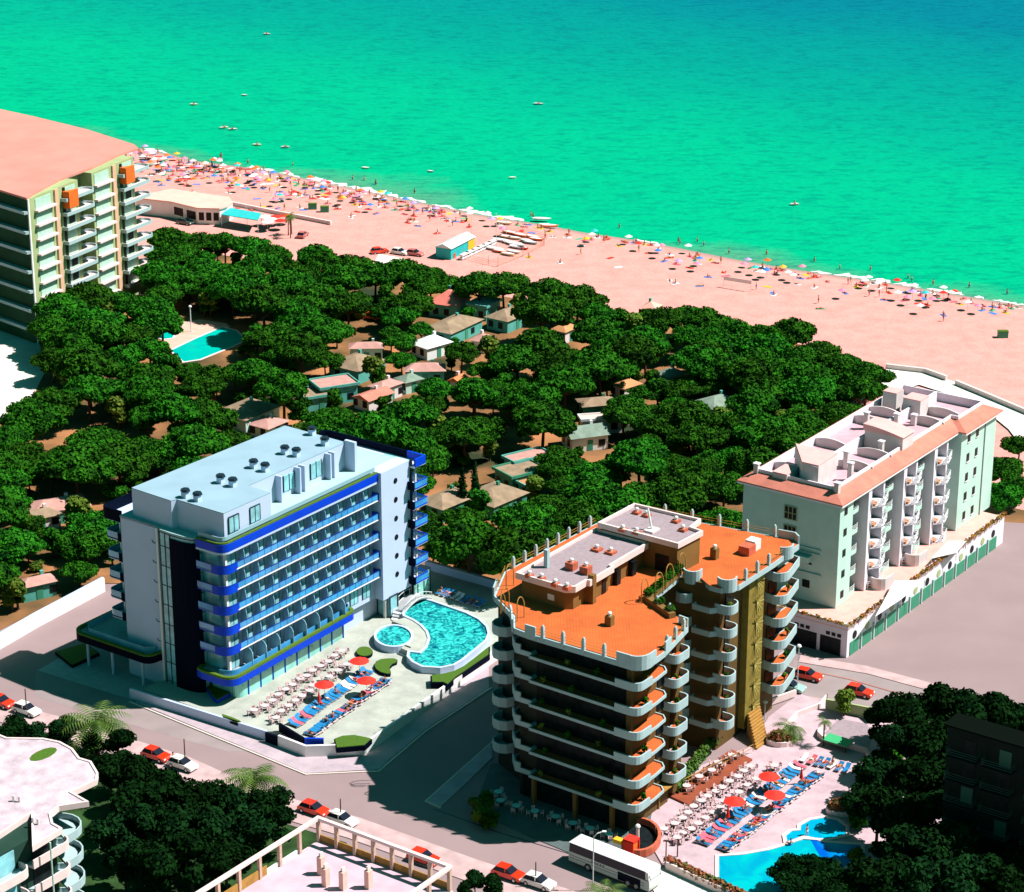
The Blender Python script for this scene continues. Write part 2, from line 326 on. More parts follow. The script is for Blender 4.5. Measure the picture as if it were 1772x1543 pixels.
# forest floor
FOREST=[(262,425),(480,455),(560,462),(640,485),(790,498),(880,515),(1050,540),(1240,566),(1400,600),(1475,635),(1512,668),(1440,720),(1290,815),(1290,930),(1100,890),(900,1000),(850,1020),(735,990),(400,1010),(165,1010),(0,1090),(-140,1160),(-140,640),(60,560),(250,480)]
struct('forest_floor',M().prism([G(*p) for p in FOREST],-.1,.12),EARTH)
struct('lawn',M().sheet([G(*p) for p in[(-80,1236),(100,1280),(300,1350),(430,1405),(600,1458),(640,1640),(-80,1640)]],.02),mat('dark_lawn',(.025,.07,.015),.95,.5,.4,bump=.5,bs=4))
struct('forecourt',M().prism([G(*p) for p in[(-60,570),(60,565),(80,640),(40,720),(-60,730)]],-.1,.135),PALEPV)
struct('promenade',M().sheet([G(*p) for p in[(1520,655),(1534,640),(1600,648),(1650,662),(1700,684),(1772,716),(1900,770),(1900,840),(1772,780),(1745,745),(1690,700),(1590,668),(1480,700)]],.32),PALEPV)
struct('bare_lot',M().prism([G(*p) for p in[(655,440),(700,448),(690,475),(640,470)]],-.1,.135),PALEPV)
struct('sandy_lot',M().sheet([G(*p) for p in[(1700,745),(1800,735),(1900,900),(1772,905),(1700,900)]],.014),EARTH)
# street surfaces and pavements
FH=Frame(G(385,945,24)); FO=Frame(G(1150,1135,24)); FW=Frame(G(1455,870,21))
struct('pavement',M().prism([G(*p) for p in[(235,1216),(530,1339),(655,1332),(735,1264),(846,1192),(846,1140),(640,1290),(530,1300),(240,1200)]],-.1,.12),PAVE)
km=M(); km.band([G(*p) for p in[(225,1214),(530,1340),(655,1334),(735,1266),(850,1190)]],-.22,-.1,.135); struct('kerb',km,KERB)
struct('pavement',M().prism([G(*p) for p in[(737,1388),(762,1397),(800,1362),(852,1312),(850,1285)]],-.1,.12),PAVE)
struct('kerb',M().band([G(*p) for p in[(852,1283),(735,1387),(762,1399)]],.2,-.1,.135),KERB)
struct('road',M().sheet([G(*p) for p in[(1372,1142),(1500,1160),(1640,1198),(1772,1255),(1772,1300),(1600,1235),(1450,1225),(1380,1203)]],.010),ASPH2)
struct('pavement',M().prism([G(*p) for p in[(1385,1134),(1500,1153),(1640,1190),(1800,1235),(1800,1250),(1640,1204),(1500,1166),(1382,1146)]],-.1,.10),PINKPV)
struct('pavement',M().prism([G(*p) for p in[(1378,1202),(1460,1216),(1560,1246),(1560,1254),(1455,1226),(1378,1213)]],-.1,.11),PINKPV)
struct('road',M().sheet([G(*p) for p in[(62,1160),(230,1212),(460,1300),(395,1300),(300,1275),(60,1205)]],.006),ASPH2)
struct('pavement',M().prism([G(*p) for p in[(-60,1196),(30,1222),(120,1245),(330,1312),(460,1370),(620,1415),(830,1490),(1000,1545),(1000,1580),(820,1530),(600,1450),(430,1400),(300,1345),(100,1275),(-60,1235)]],-.1,.11),PINKPV)
struct('pavement',M().prism([G(*p) for p in[(1140,1500),(1260,1545),(1330,1580),(1150,1580),(1120,1520)]],-.1,.12),PALEPV)
def line(P,wd,name,mt,z=.008):
    struct(name,M().band([G(*p) for p in P],wd,z-.004,z),mt)
line([(750,1400),(860,1440),(985,1478)],.16,'road_line',DFRAME,.012)
line([(1392,1160),(1470,1176),(1600,1214)],.12,'road_line',BRICKRED,.112)
# long low walls of the street grid
def wall(name,label,P,t,h,mt,z0=0,cap=None,group=None):
    o=thing(name,label,'wall',(*G(*P[0]),z0),0,group); x0,y0=G(*P[0]); Q=[(G(*p)[0]-x0,G(*p)[1]-y0) for p in P]
    M().band(Q,t,0,h,False).build('wall_body',mt,o)
    if cap: M().band(Q,t+.12,h,h+.12,False).build('coping',cap,o)
    return o
wall('boundary_wall','long pale wall between the pine wood and the street at the left edge',[(-60,1155),(60,1085),(178,1022)],-.5,2.2,WHITE,cap=HWHITE)
wall('sea_wall','low grey wall along the sand, left of the gap by the white block',[(1532,640),(1600,648),(1636,661)],.4,.9,GREYW,.2,cap=PINKTRIM)
wall('sea_wall','long low grey wall along the sand, right of the gap by the white block',[(1652,668),(1700,688),(1790,726)],.4,.9,GREYW,.2,cap=PINKTRIM)
wall('promenade_wall','low stone wall running right from the beach restaurant over the sand',[(395,355),(480,372),(572,390)],.4,.8,GREYW,.1,cap=PINKTRIM)
# ---------------------------------------------------------------- people
def person_meshes():
    P={}
    def sk(name,J,E,rad):
        me=bpy.data.meshes.new('person'); me.from_pydata(J,E,[]); o=bpy.data.objects.new('tmp',me); sc.collection.objects.link(o)
        m=o.modifiers.new('s','SKIN'); s=me.skin_vertices[0].data
        for i,r in enumerate(rad): s[i].radius=(r,r*.85)
        s[0].use_root=True
        o.modifiers.new('u','SUBSURF').levels=1
        dg=bpy.context.evaluated_depsgraph_get(); nm=bpy.data.meshes.new_from_object(o.evaluated_get(dg)); nm.name='person'
        nm.materials.clear(); nm.materials.append(SKIN); nm.polygons.foreach_set('use_smooth',[True]*len(nm.polygons))
        bpy.data.objects.remove(o); return nm
    rad=[.13,.12,.15,.06,.10,.115, .055,.045,.03,.035, .055,.045,.03,.035, .09,.06,.04,.045, .09,.06,.04,.045]
    E=[(0,1),(1,2),(2,3),(3,4),(4,5),(2,6),(6,7),(7,8),(8,9),(2,10),(10,11),(11,12),(12,13),(0,14),(14,15),(15,16),(16,17),(0,18),(18,19),(19,20),(20,21)]
    st=[(0,0,.93),(0,0,1.15),(0,0,1.38),(0,0,1.50),(0,.01,1.60),(0,.01,1.70),
        (-.19,0,1.36),(-.25,.02,1.12),(-.24,.1,.88),(-.24,.13,.80),(.19,0,1.36),(.26,-.03,1.12),(.27,.06,.90),(.27,.09,.82),
        (-.10,.02,.85),(-.12,.06,.48),(-.12,0,.07),(-.12,.12,.03),(.10,-.02,.85),(.13,-.08,.48),(.13,-.16,.07),(.13,-.04,.03)]
    P['standing']=sk('s',st,E,rad)
    si=[(0,0,.14),(0,-.08,.36),(0,-.12,.58),(0,-.10,.70),(0,-.07,.80),(0,-.06,.90),
        (-.19,-.12,.56),(-.26,-.02,.36),(-.16,.18,.34),(-.12,.25,.36),(.19,-.12,.56),(.27,-.2,.34),(.26,-.3,.08),(.26,-.33,.03),
        (-.10,.08,.13),(-.14,.42,.42),(-.14,.62,.07),(-.14,.72,.04),(.10,.08,.13),(.14,.44,.40),(.14,.66,.07),(.14,.76,.04)]
    P['sitting']=sk('i',si,E,rad)
    ly=[(0,0,.13),(0,-.22,.14),(0,-.45,.15),(0,-.57,.14),(0,-.67,.15),(0,-.77,.16),
        (-.19,-.43,.13),(-.36,-.30,.09),(-.42,-.10,.07),(-.42,-.02,.06),(.19,-.43,.13),(.38,-.60,.10),(.22,-.80,.08),(.12,-.86,.08),
        (-.10,.08,.12),(-.12,.45,.14),(-.13,.82,.08),(-.13,.88,.14),(.10,.08,.12),(.15,.42,.30),(.14,.72,.08),(.14,.82,.08)]
    P['lying']=sk('l',ly,E,rad)
    return P
PM=person_meshes()
SW={'red':(.7,.03,.02),'blue':(.03,.08,.5),'white':(.8,.8,.8),'black':(.02,.02,.02),'yellow':(.8,.55,.03),'green':(.03,.35,.12),'orange':(.8,.2,.02),'pink':(.8,.2,.35)}
SWM={k:mat(k+'_swimwear',c,.8) for k,c in SW.items()}
PROTO={}
def hair_suit(pose):
    h=M(); s=M()
    if pose=='standing': h.dome(0,-.01,1.66,.125,.14,8,3); s.cyl(0,0,.78,1.0,.175,10,.165)
    if pose=='sitting': h.dome(0,-.08,.86,.125,.14,8,3); s.cyl(0,0,.01,.25,.19,10,.165)
    if pose=='lying':
        h.dome(0,-.82,.08,.12,.19,8,3); s.rbox(0,.02,.34,.26,.02,.265)
    return h,s
def person(pose,x,y,z,rz,col,label,group=None):
    if pose not in PROTO:
        r=thing('person',label,'person',(x,y,z),rz,group)
        b=bpy.data.objects.new('body',PM[pose]); sc.collection.objects.link(b); b.parent=r
        h,s=hair_suit(pose); h.build('hair',HAIR,b); su=s.build('swimwear',SWM[col],b)
        PROTO[pose]=r
        su.material_slots[0].link='OBJECT'; su.material_slots[0].material=SWM[col]
        return r
    return dup(PROTO[pose],(x,y,z),rz,label,group,mats={'swimwear':SWM[col]})
# ---------------------------------------------------------------- vegetation prototypes
def leaves(rng,centres,n,size,flat=.6,shell=.55):
    """leaf tufts spread through lobes (cx,cy,cz,rx,ry,rz)"""
    w=np.array([c[3]*c[4] for c in centres]); w=w/w.sum(); V=[];Fc=[]
    idx=rng.choice(len(centres),size=n,p=w)
    d=rng.normal(size=(n,3)); d/=np.linalg.norm(d,axis=1)[:,None]
    d[:,2]=np.where(rng.random(n)<.75,np.abs(d[:,2]),d[:,2]*.5)
    r=(shell+(1.08-shell)*rng.random(n)**.6)[:,None]
    C=np.array(centres)[idx]; P=C[:,:3]+d*r*C[:,3:6]
    nrm=d*np.array([1,1,1.3])+rng.normal(size=(n,3))*flat; nrm/=np.linalg.norm(nrm,axis=1)[:,None]
    a=np.cross(nrm,rng.normal(size=(n,3))); a/=np.linalg.norm(a,axis=1)[:,None]; b=np.cross(nrm,a)
    s=size*(.6+.8*rng.random(n))[:,None]
    A=P-a*s-b*s*.35; B=P+a*s*.3-b*s*.6; Cc=P+a*s+b*s*.35; D=P-a*s*.2+b*s*.7
    V=np.stack([A,B,Cc,D],1).reshape(-1,3)
    return V.tolist(),[(4*i,4*i+1,4*i+2,4*i+3) for i in range(n)]
def ico(m,c,k=.72,sub=2):
    bmm=bmesh.new(); bmesh.ops.create_icosphere(bmm,subdivisions=sub,radius=1)
    m.add([(c[0]+v.co.x*c[3]*k,c[1]+v.co.y*c[4]*k,c[2]+v.co.z*c[5]*k) for v in bmm.verts],[tuple(v.index for v in f.verts) for f in bmm.faces]); bmm.free()
def pine(seed,leafmat,rad=4.7,h=7.6,n=5200,name='stone_pine',nl=9,size=.27):
    rng=np.random.default_rng(seed); r=thing(name,'x','tree',(0,0,-500)); cs=[(0,0,h-1.7,rad*.62,rad*.62,1.9)]
    for i in range(nl):
        a=2*PI*i/nl+rng.uniform(-.3,.3); q=rad*rng.uniform(.42,.8); rr=rad*rng.uniform(.30,.46)
        cs.append((q*math.cos(a),q*math.sin(a),h-2.3+rng.uniform(-.9,.5),rr,rr*rng.uniform(.8,1.1),rng.uniform(1.0,1.7)))
    m=M(); v,f=leaves(rng,cs,n,size,.7); m.add(v,f)
    for c in cs: ico(m,c,.78)
    m.build('crown',leafmat,r)
    t=M(); t.tube((0,0,0),(.15,.1,h*.45),.26,7,.2)
    for c in cs[1::2]: t.tube((.15,.1,h*.45),(c[0],c[1],c[2]),.15,5,.05)
    t.tube((.15,.1,h*.45),(0,0,h-1.4),.2,5,.08)
    t.build('trunk',BARK,r); return r
def bushy(seed,leafmat,rad,h,n,name,size=.3):
    rng=np.random.default_rng(seed); r=thing(name,'x','tree' if h>3 else 'bush',(0,0,-500)); cs=[]
    for i in range(12):
        a=rng.uniform(0,2*PI); q=rad*rng.uniform(0,.62); zz=h*rng.uniform(.32,.82); rr=rad*rng.uniform(.3,.5)
        cs.append((q*math.cos(a),q*math.sin(a),zz,rr,rr,rr*.8))
    m=M(); v,f=leaves(rng,cs,n,size); m.add(v,f)
    for c in cs: ico(m,c,.75)
    m.build('crown',leafmat,r); M().tube((0,0,0),(0,0,h*.5),.22 if h>3 else .1,6,.12).build('trunk',BARK,r); return r
def palm(seed,h,fl,nf,name='palm_tree',thick=.28):
    rng=random.Random(seed); r=thing(name,'x','palm tree',(0,0,-500))
    t=M(); t.tube((0,0,0),(.1,0,h),thick,8,thick*.8); t.build('trunk',BARK,r)
    m=M()
    for i in range(nf):
        a=2*PI*i/nf*2.4+rng.uniform(-.2,.2); el=rng.uniform(-.1,1.1); L=fl*rng.uniform(.8,1.1); p=Vector((.1,0,h)); px=[]
        for k in range(8):
            px.append(p.copy()); e2=el-k*.24; p=p+Vector((math.cos(a)*math.cos(e2),math.sin(a)*math.cos(e2),math.sin(e2)))*L/7
        side=Vector((-math.sin(a),math.cos(a),0))
        for k in range(7):
            for sgn in(-1,1):
                for q in range(2):
                    b=px[k].lerp(px[k+1],q*.5); wd=fl*.26*math.sin(PI*(k+1+q*.5)/8.5)+.05
                    tip=b+side*sgn*wd+(px[k+1]-px[k])*.6-Vector((0,0,wd*.35)); c=(px[k+1]-px[k])*.32
                    m.add([b,b+c,tip],[(0,1,2)])
    m.build('crown',PALM,r); return r
def plain_tall_cypress():
    rng=np.random.default_rng(3); r=thing('cypress','x','tree',(0,0,-500)); cs=[(rng.uniform(-.15,.15),rng.uniform(-.15,.15),.8+i*.75,1.0*(1-i/11.)+.12,1.0*(1-i/11.)+.12,.8) for i in range(10)]
    m=M(); v,f=leaves(rng,cs,900,.22); m.add(v,f)
    for c in cs: ico(m,c,.8,1)
    m.build('crown',LEAFD,r); M().tube((0,0,0),(0,0,2),.15,6).build('trunk',BARK,r); return r
PINES=[pine(11,LEAF,nl=9),pine(12,LEAF,nl=10),pine(13,LEAF,rad=4.4,h=8.4,nl=9),pine(14,LEAF,nl=11,rad=4.9)]
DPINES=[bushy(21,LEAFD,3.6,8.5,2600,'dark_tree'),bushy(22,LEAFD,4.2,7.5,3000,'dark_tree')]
YTREE=bushy(31,LEAFY,2.6,5.5,1400,'bright_tree'); BUSH=bushy(32,LEAF,1.3,1.8,700,'bush',.18); YBUSH=bushy(33,LEAFY,1.3,1.8,700,'bush',.18)
PALMA=palm(41,3.2,3.6,34); PALMB=palm(42,1.6,2.6,26); PALMC=palm(43,4.2,1.5,18,thick=.12)
CYP=plain_tall_cypress()
MTREE=bushy(35,LEAF,2.2,5.0,1700,'leafy_tree',.24)
PROTOS=PINES+DPINES+[YTREE,BUSH,YBUSH,PALMA,PALMB,PALMC,CYP,MTREE]
def put(proto,u,v,z,sc_,label,group=None,rz=None,zz=None,cat=None):
    x,y=G(u,v,z) if v is not None else u
    o=dup(proto,(x,y,0 if zz is None else zz),random.random()*6.28 if rz is None else rz,label,group,scale=sc_)
    return o
random.seed(7)
# ================================================================ BLUE AND WHITE HOTEL
def frame_thing(name,label,cat,F,z=0): return thing(name,label,cat,(F.o[0],F.o[1],z),F.a)
def hotel():
    F=FH; h=frame_thing('hotel_building','white seven floor hotel with bright blue balcony bands and dark glass stair tower','building',F)
    M().box(1.6,40,.8,18,4.2,23.7).build('wall',HWHITE,h); M().box(1.6,40,1.6,18,0,4.19).build('wall',HWHITE,h)
    M().box(0,1.6,11.6,18.8,0,24.0).build('end_wall',HWHITE,h)
    b=M(); b.box(33,39.7,-.8,1.6,4.2,24.2); b.build('side_wall',HWHITE,h)
    # main flat roof at 24
    P=[(0,18.9),(0,11.5),(-.5,11),(-.65,8.8),(-.6,6.6),(-.3,5.2),(.3,4.7),(2.3,4.6),(2.3,2.6)]+arc(3.0,1.5,1.4,180,270,5)+[(39.7,.1),(39.7,17),(41,18.6)]
    M().prism(P,23.7,24.02).build('terrace_roof',HROOF2,h)
    # stair tower
    P=[(1.9,11.5),(-.0,11.5),(-.5,11),(-.65,8.8),(-.6,6.6),(-.3,5.2),(.3,4.7),(2.3,4.6)]
    M().prism(P,0,23.68).build('tower_glass',HGLASS,h)
    M().band([(-.68,9.0),(-.72,7.6),(-.66,6.4),(-.42,5.4),(-.08,4.85),(.32,4.60)],-.14,.0,23.2).build('tower_panel',NAVY,h)
    g=M()
    for z in[23.6]+[21.6-2.9*i for i in range(8)]:
        g.band(P[1:],-.07,z,z+.09)
    for x,y in[(0,11.5),(-.5,11.02),(-.58,10),(-.67,8.98),(.32,4.62),(1.3,4.58),(2.3,4.55)]: g.box(x-.07,x+.05,y-.06,y+.06,0,23.7)
    g.build('tower_frame',DFRAME,h)
    M().box(-.35,.0,11.55,11.95,.2,23.9).build('corner_strip',WHITE,h)  # brighter white strip paints in the sunlit sliver beside the glass
    # rounded fascia band at roof level
    def rpath(y0=4.6,x1=32.9,o=0,xe=-.3): return [(xe-o,y0)]+[(xe-o,1.2)]+arc(xe+1.5,1.2,1.5+o,180,270,8)+[(x1,-.3-o)]
    rp=rpath()
    M().band(rp,.3,22.95,24.05).build('fascia',BLUE,h)
    M().prism(rp+[(32.9,1.7),(2,1.7),(2,4.6)],22.6,22.9).build('top_slab',HWHITE,h)
    M().band(rpath(o=-.08),.3,24.06,24.3).build('roof_hedge',LIME,h)
    M().band(rpath(o=-.55),.1,24.4,24.95).build('roof_rail',mat('pale_blue_rail',(.30,.50,.60),.3),h)
    # guest floors
    xs=[1.2+i*(31.5/11) for i in range(12)]
    for k in range(6):
        z=5.0+3.0*k
        if k>0:
            M().prism(rpath(x1=32.8)+[(32.8,1.7),(2,1.7),(2,4.6)],z-.06,z).build('balcony_floor',HWHITE,h); M().band(rpath(x1=32.8,o=.02),.25,z-.2,z-.07).build('slab_band',BLUE,h)
            bl=M().band([(-.34,4.6),(-.34,1.7)],.05,z+.14,z+.98).build('balustrade',BGLASS,h)
            bl=M().band([(2.4,-.34),(32.8,-.34)],.05,z+.14,z+.98).build('balustrade',BGLASS,h)
            q=M(); q.band([(-.38,4.6)]+[(-.38,1.2)]+arc(1.2,1.2,1.58,180,270,8)+[(32.85,-.38)],.08,z+.97,z+1.05); M().band([(2.2,-.39),(32.85,-.39)],.1,z-.10,z+.04).build('slab_edge',WHITE,h)
            for i in range(23): q.box(2.4+i*1.38-.03,2.4+i*1.38+.03,-.37,-.28,z+.1,z+1)
            q.build('handrail',mat('deep_blue_rail',(.0,.03,.30),.4),bl)
            M().band([(-.36,1.9)]+arc(1.2,1.2,1.56,180,270,8)+[(2.4,-.36)],.14,z-.25,z+1.0).build('corner_panel',BLUE,h)
            M().box(32.75,33.0,-.36,.8,z-.1,z+1).build('end_panel',BLUE,h)
        M().box(.75,1.15,.35,.75,z,z+2.8).build('corner_post',WHITE,h)
        M().box(.9,1.6,1.9,4.6,z,z+2.6).build('side_window',HGLASS,h)
        for i in range(11):
            x0=xs[i]; f=M().box(x0+.28,x0+1.95,.70,.82,z+.04,z+2.5).build('window',HGLASS,h)
            e=M(); e.box(x0+.22,x0+.30,0.66,0.83,z,z+2.58); e.box(x0+1.09,x0+1.15,0.66,0.83,z,z+2.55); e.box(x0+1.94,x0+2.02,0.66,0.83,z,z+2.58); e.box(x0+.22,x0+2.02,0.66,0.83,z+2.5,z+2.6)
            e.build('window_frame',DFRAME,f)
            if i>0 and not(k==0 and i>8.5):
                d=M(); pts=[(.85,0),(-.2,0)]+[(-.2+.7*(1-math.cos(t)),1.35+1.25*math.sin(t)) for t in(0,.4,.8,1.2,1.57)]+[(.85,2.6)]
                if k==0: pts=[(y*1.0-(.8 if y<.5 else 0),zz) for y,zz in pts]
                d.add([(x0-.05,y,z+zz) for y,zz in pts]+[(x0+.02,y,z+zz) for y,zz in pts],[tuple(range(len(pts))),tuple(range(len(pts),2*len(pts)))[::-1]]+[(j,(j+1)%len(pts),len(pts)+(j+1)%len(pts),len(pts)+j) for j in range(len(pts))])
                d.build('partition',PGLASS,h)
    # first floor canopy with hedge
    cpth=[(.9,5.2),(-1.2,4.6),(-1.5,3.6),(-1.5,.2)]+arc(.4,.0,1.9,180,270,7)+[(24.6,-1.1)]+arc(25.2,.3,1.4,280,360,6)+[(26.7,1.7)]
    M().prism(cpth+[(2,1.8),(2,5)],4.25,4.9).build('canopy_slab',CONC,h)
    M().band(cpth,.25,4.0,5.0).build('canopy_fascia',BLUE,h)
    M().band(cpth,.5,5.01,5.35).build('canopy_hedge',LIME,h)
    M().band([(x+(.9 if i<9 else 0),y+.9) for i,(x,y) in enumerate(cpth[3:])],.08,5.0,5.8).build('canopy_rail',BGLASS,h)
    gp=[(3.0,4.6),(1.4,4.2),(1.3,.6)]+arc(2.3,.4,1.1,180,270,5)+[(25,.35),(25.6,.8),(25.6,1.7)]
    M().prism(gp+[(3,1.7)],0,4.2).build('shopfront_glass',HGLASS2,h)
    g=M()
    for i in range(9):
        x=3.2+i*2.72; y=-.7+(x-2.3)*.046; g.box(x-.07,x+.07,y-.12,y+.1,0,4.2)
    g.build('shopfront_mullions',BLUE,h)
    # undercroft right of the white wall
    M().box(35.2,41,1.45,1.62,.9,4.2).build('lobby_glass',HGLASS2,h)
    g=M()
    for x in(34.0,36.6,40.6): g.box(x-.18,x+.18,-.5,-.1,0,4.3)
    g.build('pillar',WHITE,h)
    b=M().box(34.4,36.2,-.9,1.4,1,4.2).build('glass_porch',HGLASS,h)
    e=M()
    for x in(34.35,36.2):
        for y in(-.95,1.4): e.box(x-.07,x+.07,y-.07,y+.07,1,4.25)
    e.box(34.3,36.3,-1,1.4,4.2,4.32); e.build('porch_frame',DFRAME,b)
    M().box(41.0,45.5,.2,5.4,1,4.8).build('pavilion_glass',HGLASS2,h)
    e=M()
    for x in(41,42.5,44,45.5): e.box(x-.06,x+.06,.1,.25,1,4.8)
    e.box(41,45.6,.1,5.5,4.8,4.95); e.build('pavilion_frame',DFRAME,h)
    # round windows
    for k in range(6):
        z=7.3+2.95*k; m=M(); m.tube((36.3,-.86,z),(36.3,-.72,z),.42,14); m.build('round_window',DARKWIN,h)
        m=M(); pts=[(.0-.05,12.55+.42*math.cos(t),z-.2+.42*math.sin(t)) for t in[PI*.95+i*PI/10 for i in range(11)]]; m.path(pts,.05,5); m.build('arc_window',DFRAME,h)
    # right corner balconies
    M().box(39.7,40.2,-.8,4,4.2,24).build('corner_glass',HGLASS,h); M().box(39.72,39.9,-1.15,-.8,2,24.4).build('corner_fin',DFRAME,h)
    M().band([(39.9,-1.75),(42.3,-1.75),(42.35,1.5)],.3,23.2,24.4).build('fascia',BLUE,h); M().band([(42.35,1.5),(42.4,16)]+arc(41,16,1.4,0,90,4),.3,23.2,24.4).build('fascia',NAVY,h)  # rear run in navy: shadow on the blue fascia put into its colour
    M().prism([(39.7,-1.6),(42.3,-1.7),(42.4,16),(39.7,17)],23.0,23.3).build('top_slab',HWHITE,h)
    for k in range(6):
        z=5.0+3.0*k
        M().prism([(39.2,-.6),(39.2,-2.0),(42.2,-2.0),(42.2,3),(39.7,3)],z-.22,z).build('balcony_floor',HWHITE,h)
        M().box(39.1,39.3,-2.0,-.6,z-.25,z+1.0).build('end_panel',NAVY,h)
        M().band([(39.3,-2.04),(42.2,-2.04),(42.2,3)],.06,z+.1,z+1).build('balustrade',BGLASS,h)
        q=M(); q.band([(39.3,-2.08),(42.24,-2.08),(42.24,3)],.1,z+.96,z+1.06); q.band([(39.3,-2.08),(42.24,-2.08)],.1,z+.0,z+.14); q.build('handrail',BLUE,h)
        M().box(40.9,41.15,-.9,-.65,z,z+2.8).build('corner_post',WHITE,h)
    # left end balconies
    for k in range(5):
        z=8.0+3.0*k
        M().prism([(.4,18.8),(.4,21.6)]+arc(1.2,21.6,.8,180,90,4)+[(6,22.4),(6,18.8)],z-.22,z).build('balcony_floor',HWHITE,h)
        M().band([(.35,18.8),(.35,19.9)],-.12,z-.25,z+1).build('end_panel',NAVY,h)
        M().band([(.4,19.9),(.4,21.6)]+arc(1.2,21.6,.8,180,90,4)+[(5,22.4)],-.06,z+.1,z+1).build('balustrade',PGLASS,h)
        M().band([(.36,19.9),(.36,21.6)]+arc(1.2,21.6,.84,180,90,4)+[(5,22.44)],-.1,z-.05,z+.1).build('handrail',NAVY,h)
        M().box(1.3,1.5,20.2,20.45,z,z+2.8).build('corner_post',WHITE,h)
        M().box(2.2,6,18.8,20.6,z,z+2.7).build('side_window',HGLASS,h)
    M().band([(.2,18.9),(.2,21.8)]+arc(1.2,21.8,1.0,180,90,4)+[(7,22.8)],-.25,22.8,24.5).build('fascia',NAVY,h)
    M().prism([(.3,18.8),(.3,21.8),(1.2,22.7),(7,22.7),(7,18)],22.7,23.0).build('top_slab',HWHITE,h)
    cp=[(7,27.6),(-.4,27.6)]+arc(-.4,25.4,2.2,90,180,6)+[(-2.6,13.6)]+arc(-1.2,13.6,1.4,180,260,5)+[(-.2,12.0)]
    M().prism(cp+[(1,12),(7,19)],4.2,4.9).build('canopy_slab',CONC,h)
    M().band(cp,.25,4.0,5.05).build('canopy_fascia',NAVY,h)
    M().band([(x,y) for x,y in cp],.55,5.06,5.3).build('canopy_hedge',LIME,h)
    M().band([(5,26.4),(-.2,26.4),(-1.4,25),(-1.4,14.2),(-.3,13.2)],.06,5.0,5.8).build('canopy_rail',PGLASS,h)
    for x,y in((-1.6,25.2),(-1.6,20.4),(-1.6,14.6),(4,26.4)): M().cyl(x,y,0,4.2,.22,12).build('column',HWHITE,h)
    # penthouse
    PP=[(1.0,17.3),(.6,9.6),(1.4,9.3),(1.3,.75),(10.7,.65),(10.9,4.8),(31.9,4.75),(32.2,16.4)]
    M().prism(PP,24.03,28).build('penthouse_wall',HWHITE,h); M().prism(PP,28.0,28.14).build('penthouse_roof',HROOF,h)
    for x in(3.1,7.4):
        f=M().box(x-.95,x+.95,.58,.75,25.0,27.2).build('window',HGLASS,h); e=M()
        for q in(x-1,x,x+1): e.box(q-.05,q+.05,.54,.74,24.95,27.25)
        e.box(x-1,x+1,.54,.74,27.2,27.3); e.build('window_frame',DFRAME,f)
    for u,v in((486,830),(533,809)):
        x=F.L(u,v,26)[0]; f=M().box(x-1.15,x+1.15,4.66,4.78,24.9,27.2).build('window',HGLASS,h)
        e=M()
        for q in(x-1.2,x,x+1.2): e.box(q-.05,q+.05,4.6,4.76,24.85,27.25)
        e.build('window_frame',DFRAME,f)
    for u,v in((458,838),(504,827),(511,823),(556,803),(563,800)):
        x=F.L(u,v,26)[0]; M().box(x-.13,x+.13,3.7,4.8,24.03,27.9).build('fin_wall',HWHITE,h)
    M().box(31.7,32.2,2.9,4.8,24.03,28.5).build('pier',HWHITE,h)
    for u,v in((321,856),(342,862),(382,831),(403,837),(439,805),(459,811),(493,781),(513,785),(562,766),(540,748)):
        x,y=F.L(u,v,28.5); b=M().box(x-.42,x+.42,y-.42,y+.42,28.1,29.05).build('roof_vent',HWHITE,h); M().cyl(x,y,29.06,29.4,.72,6,.6).build('vent_cap',DFRAME,b)
hotel()
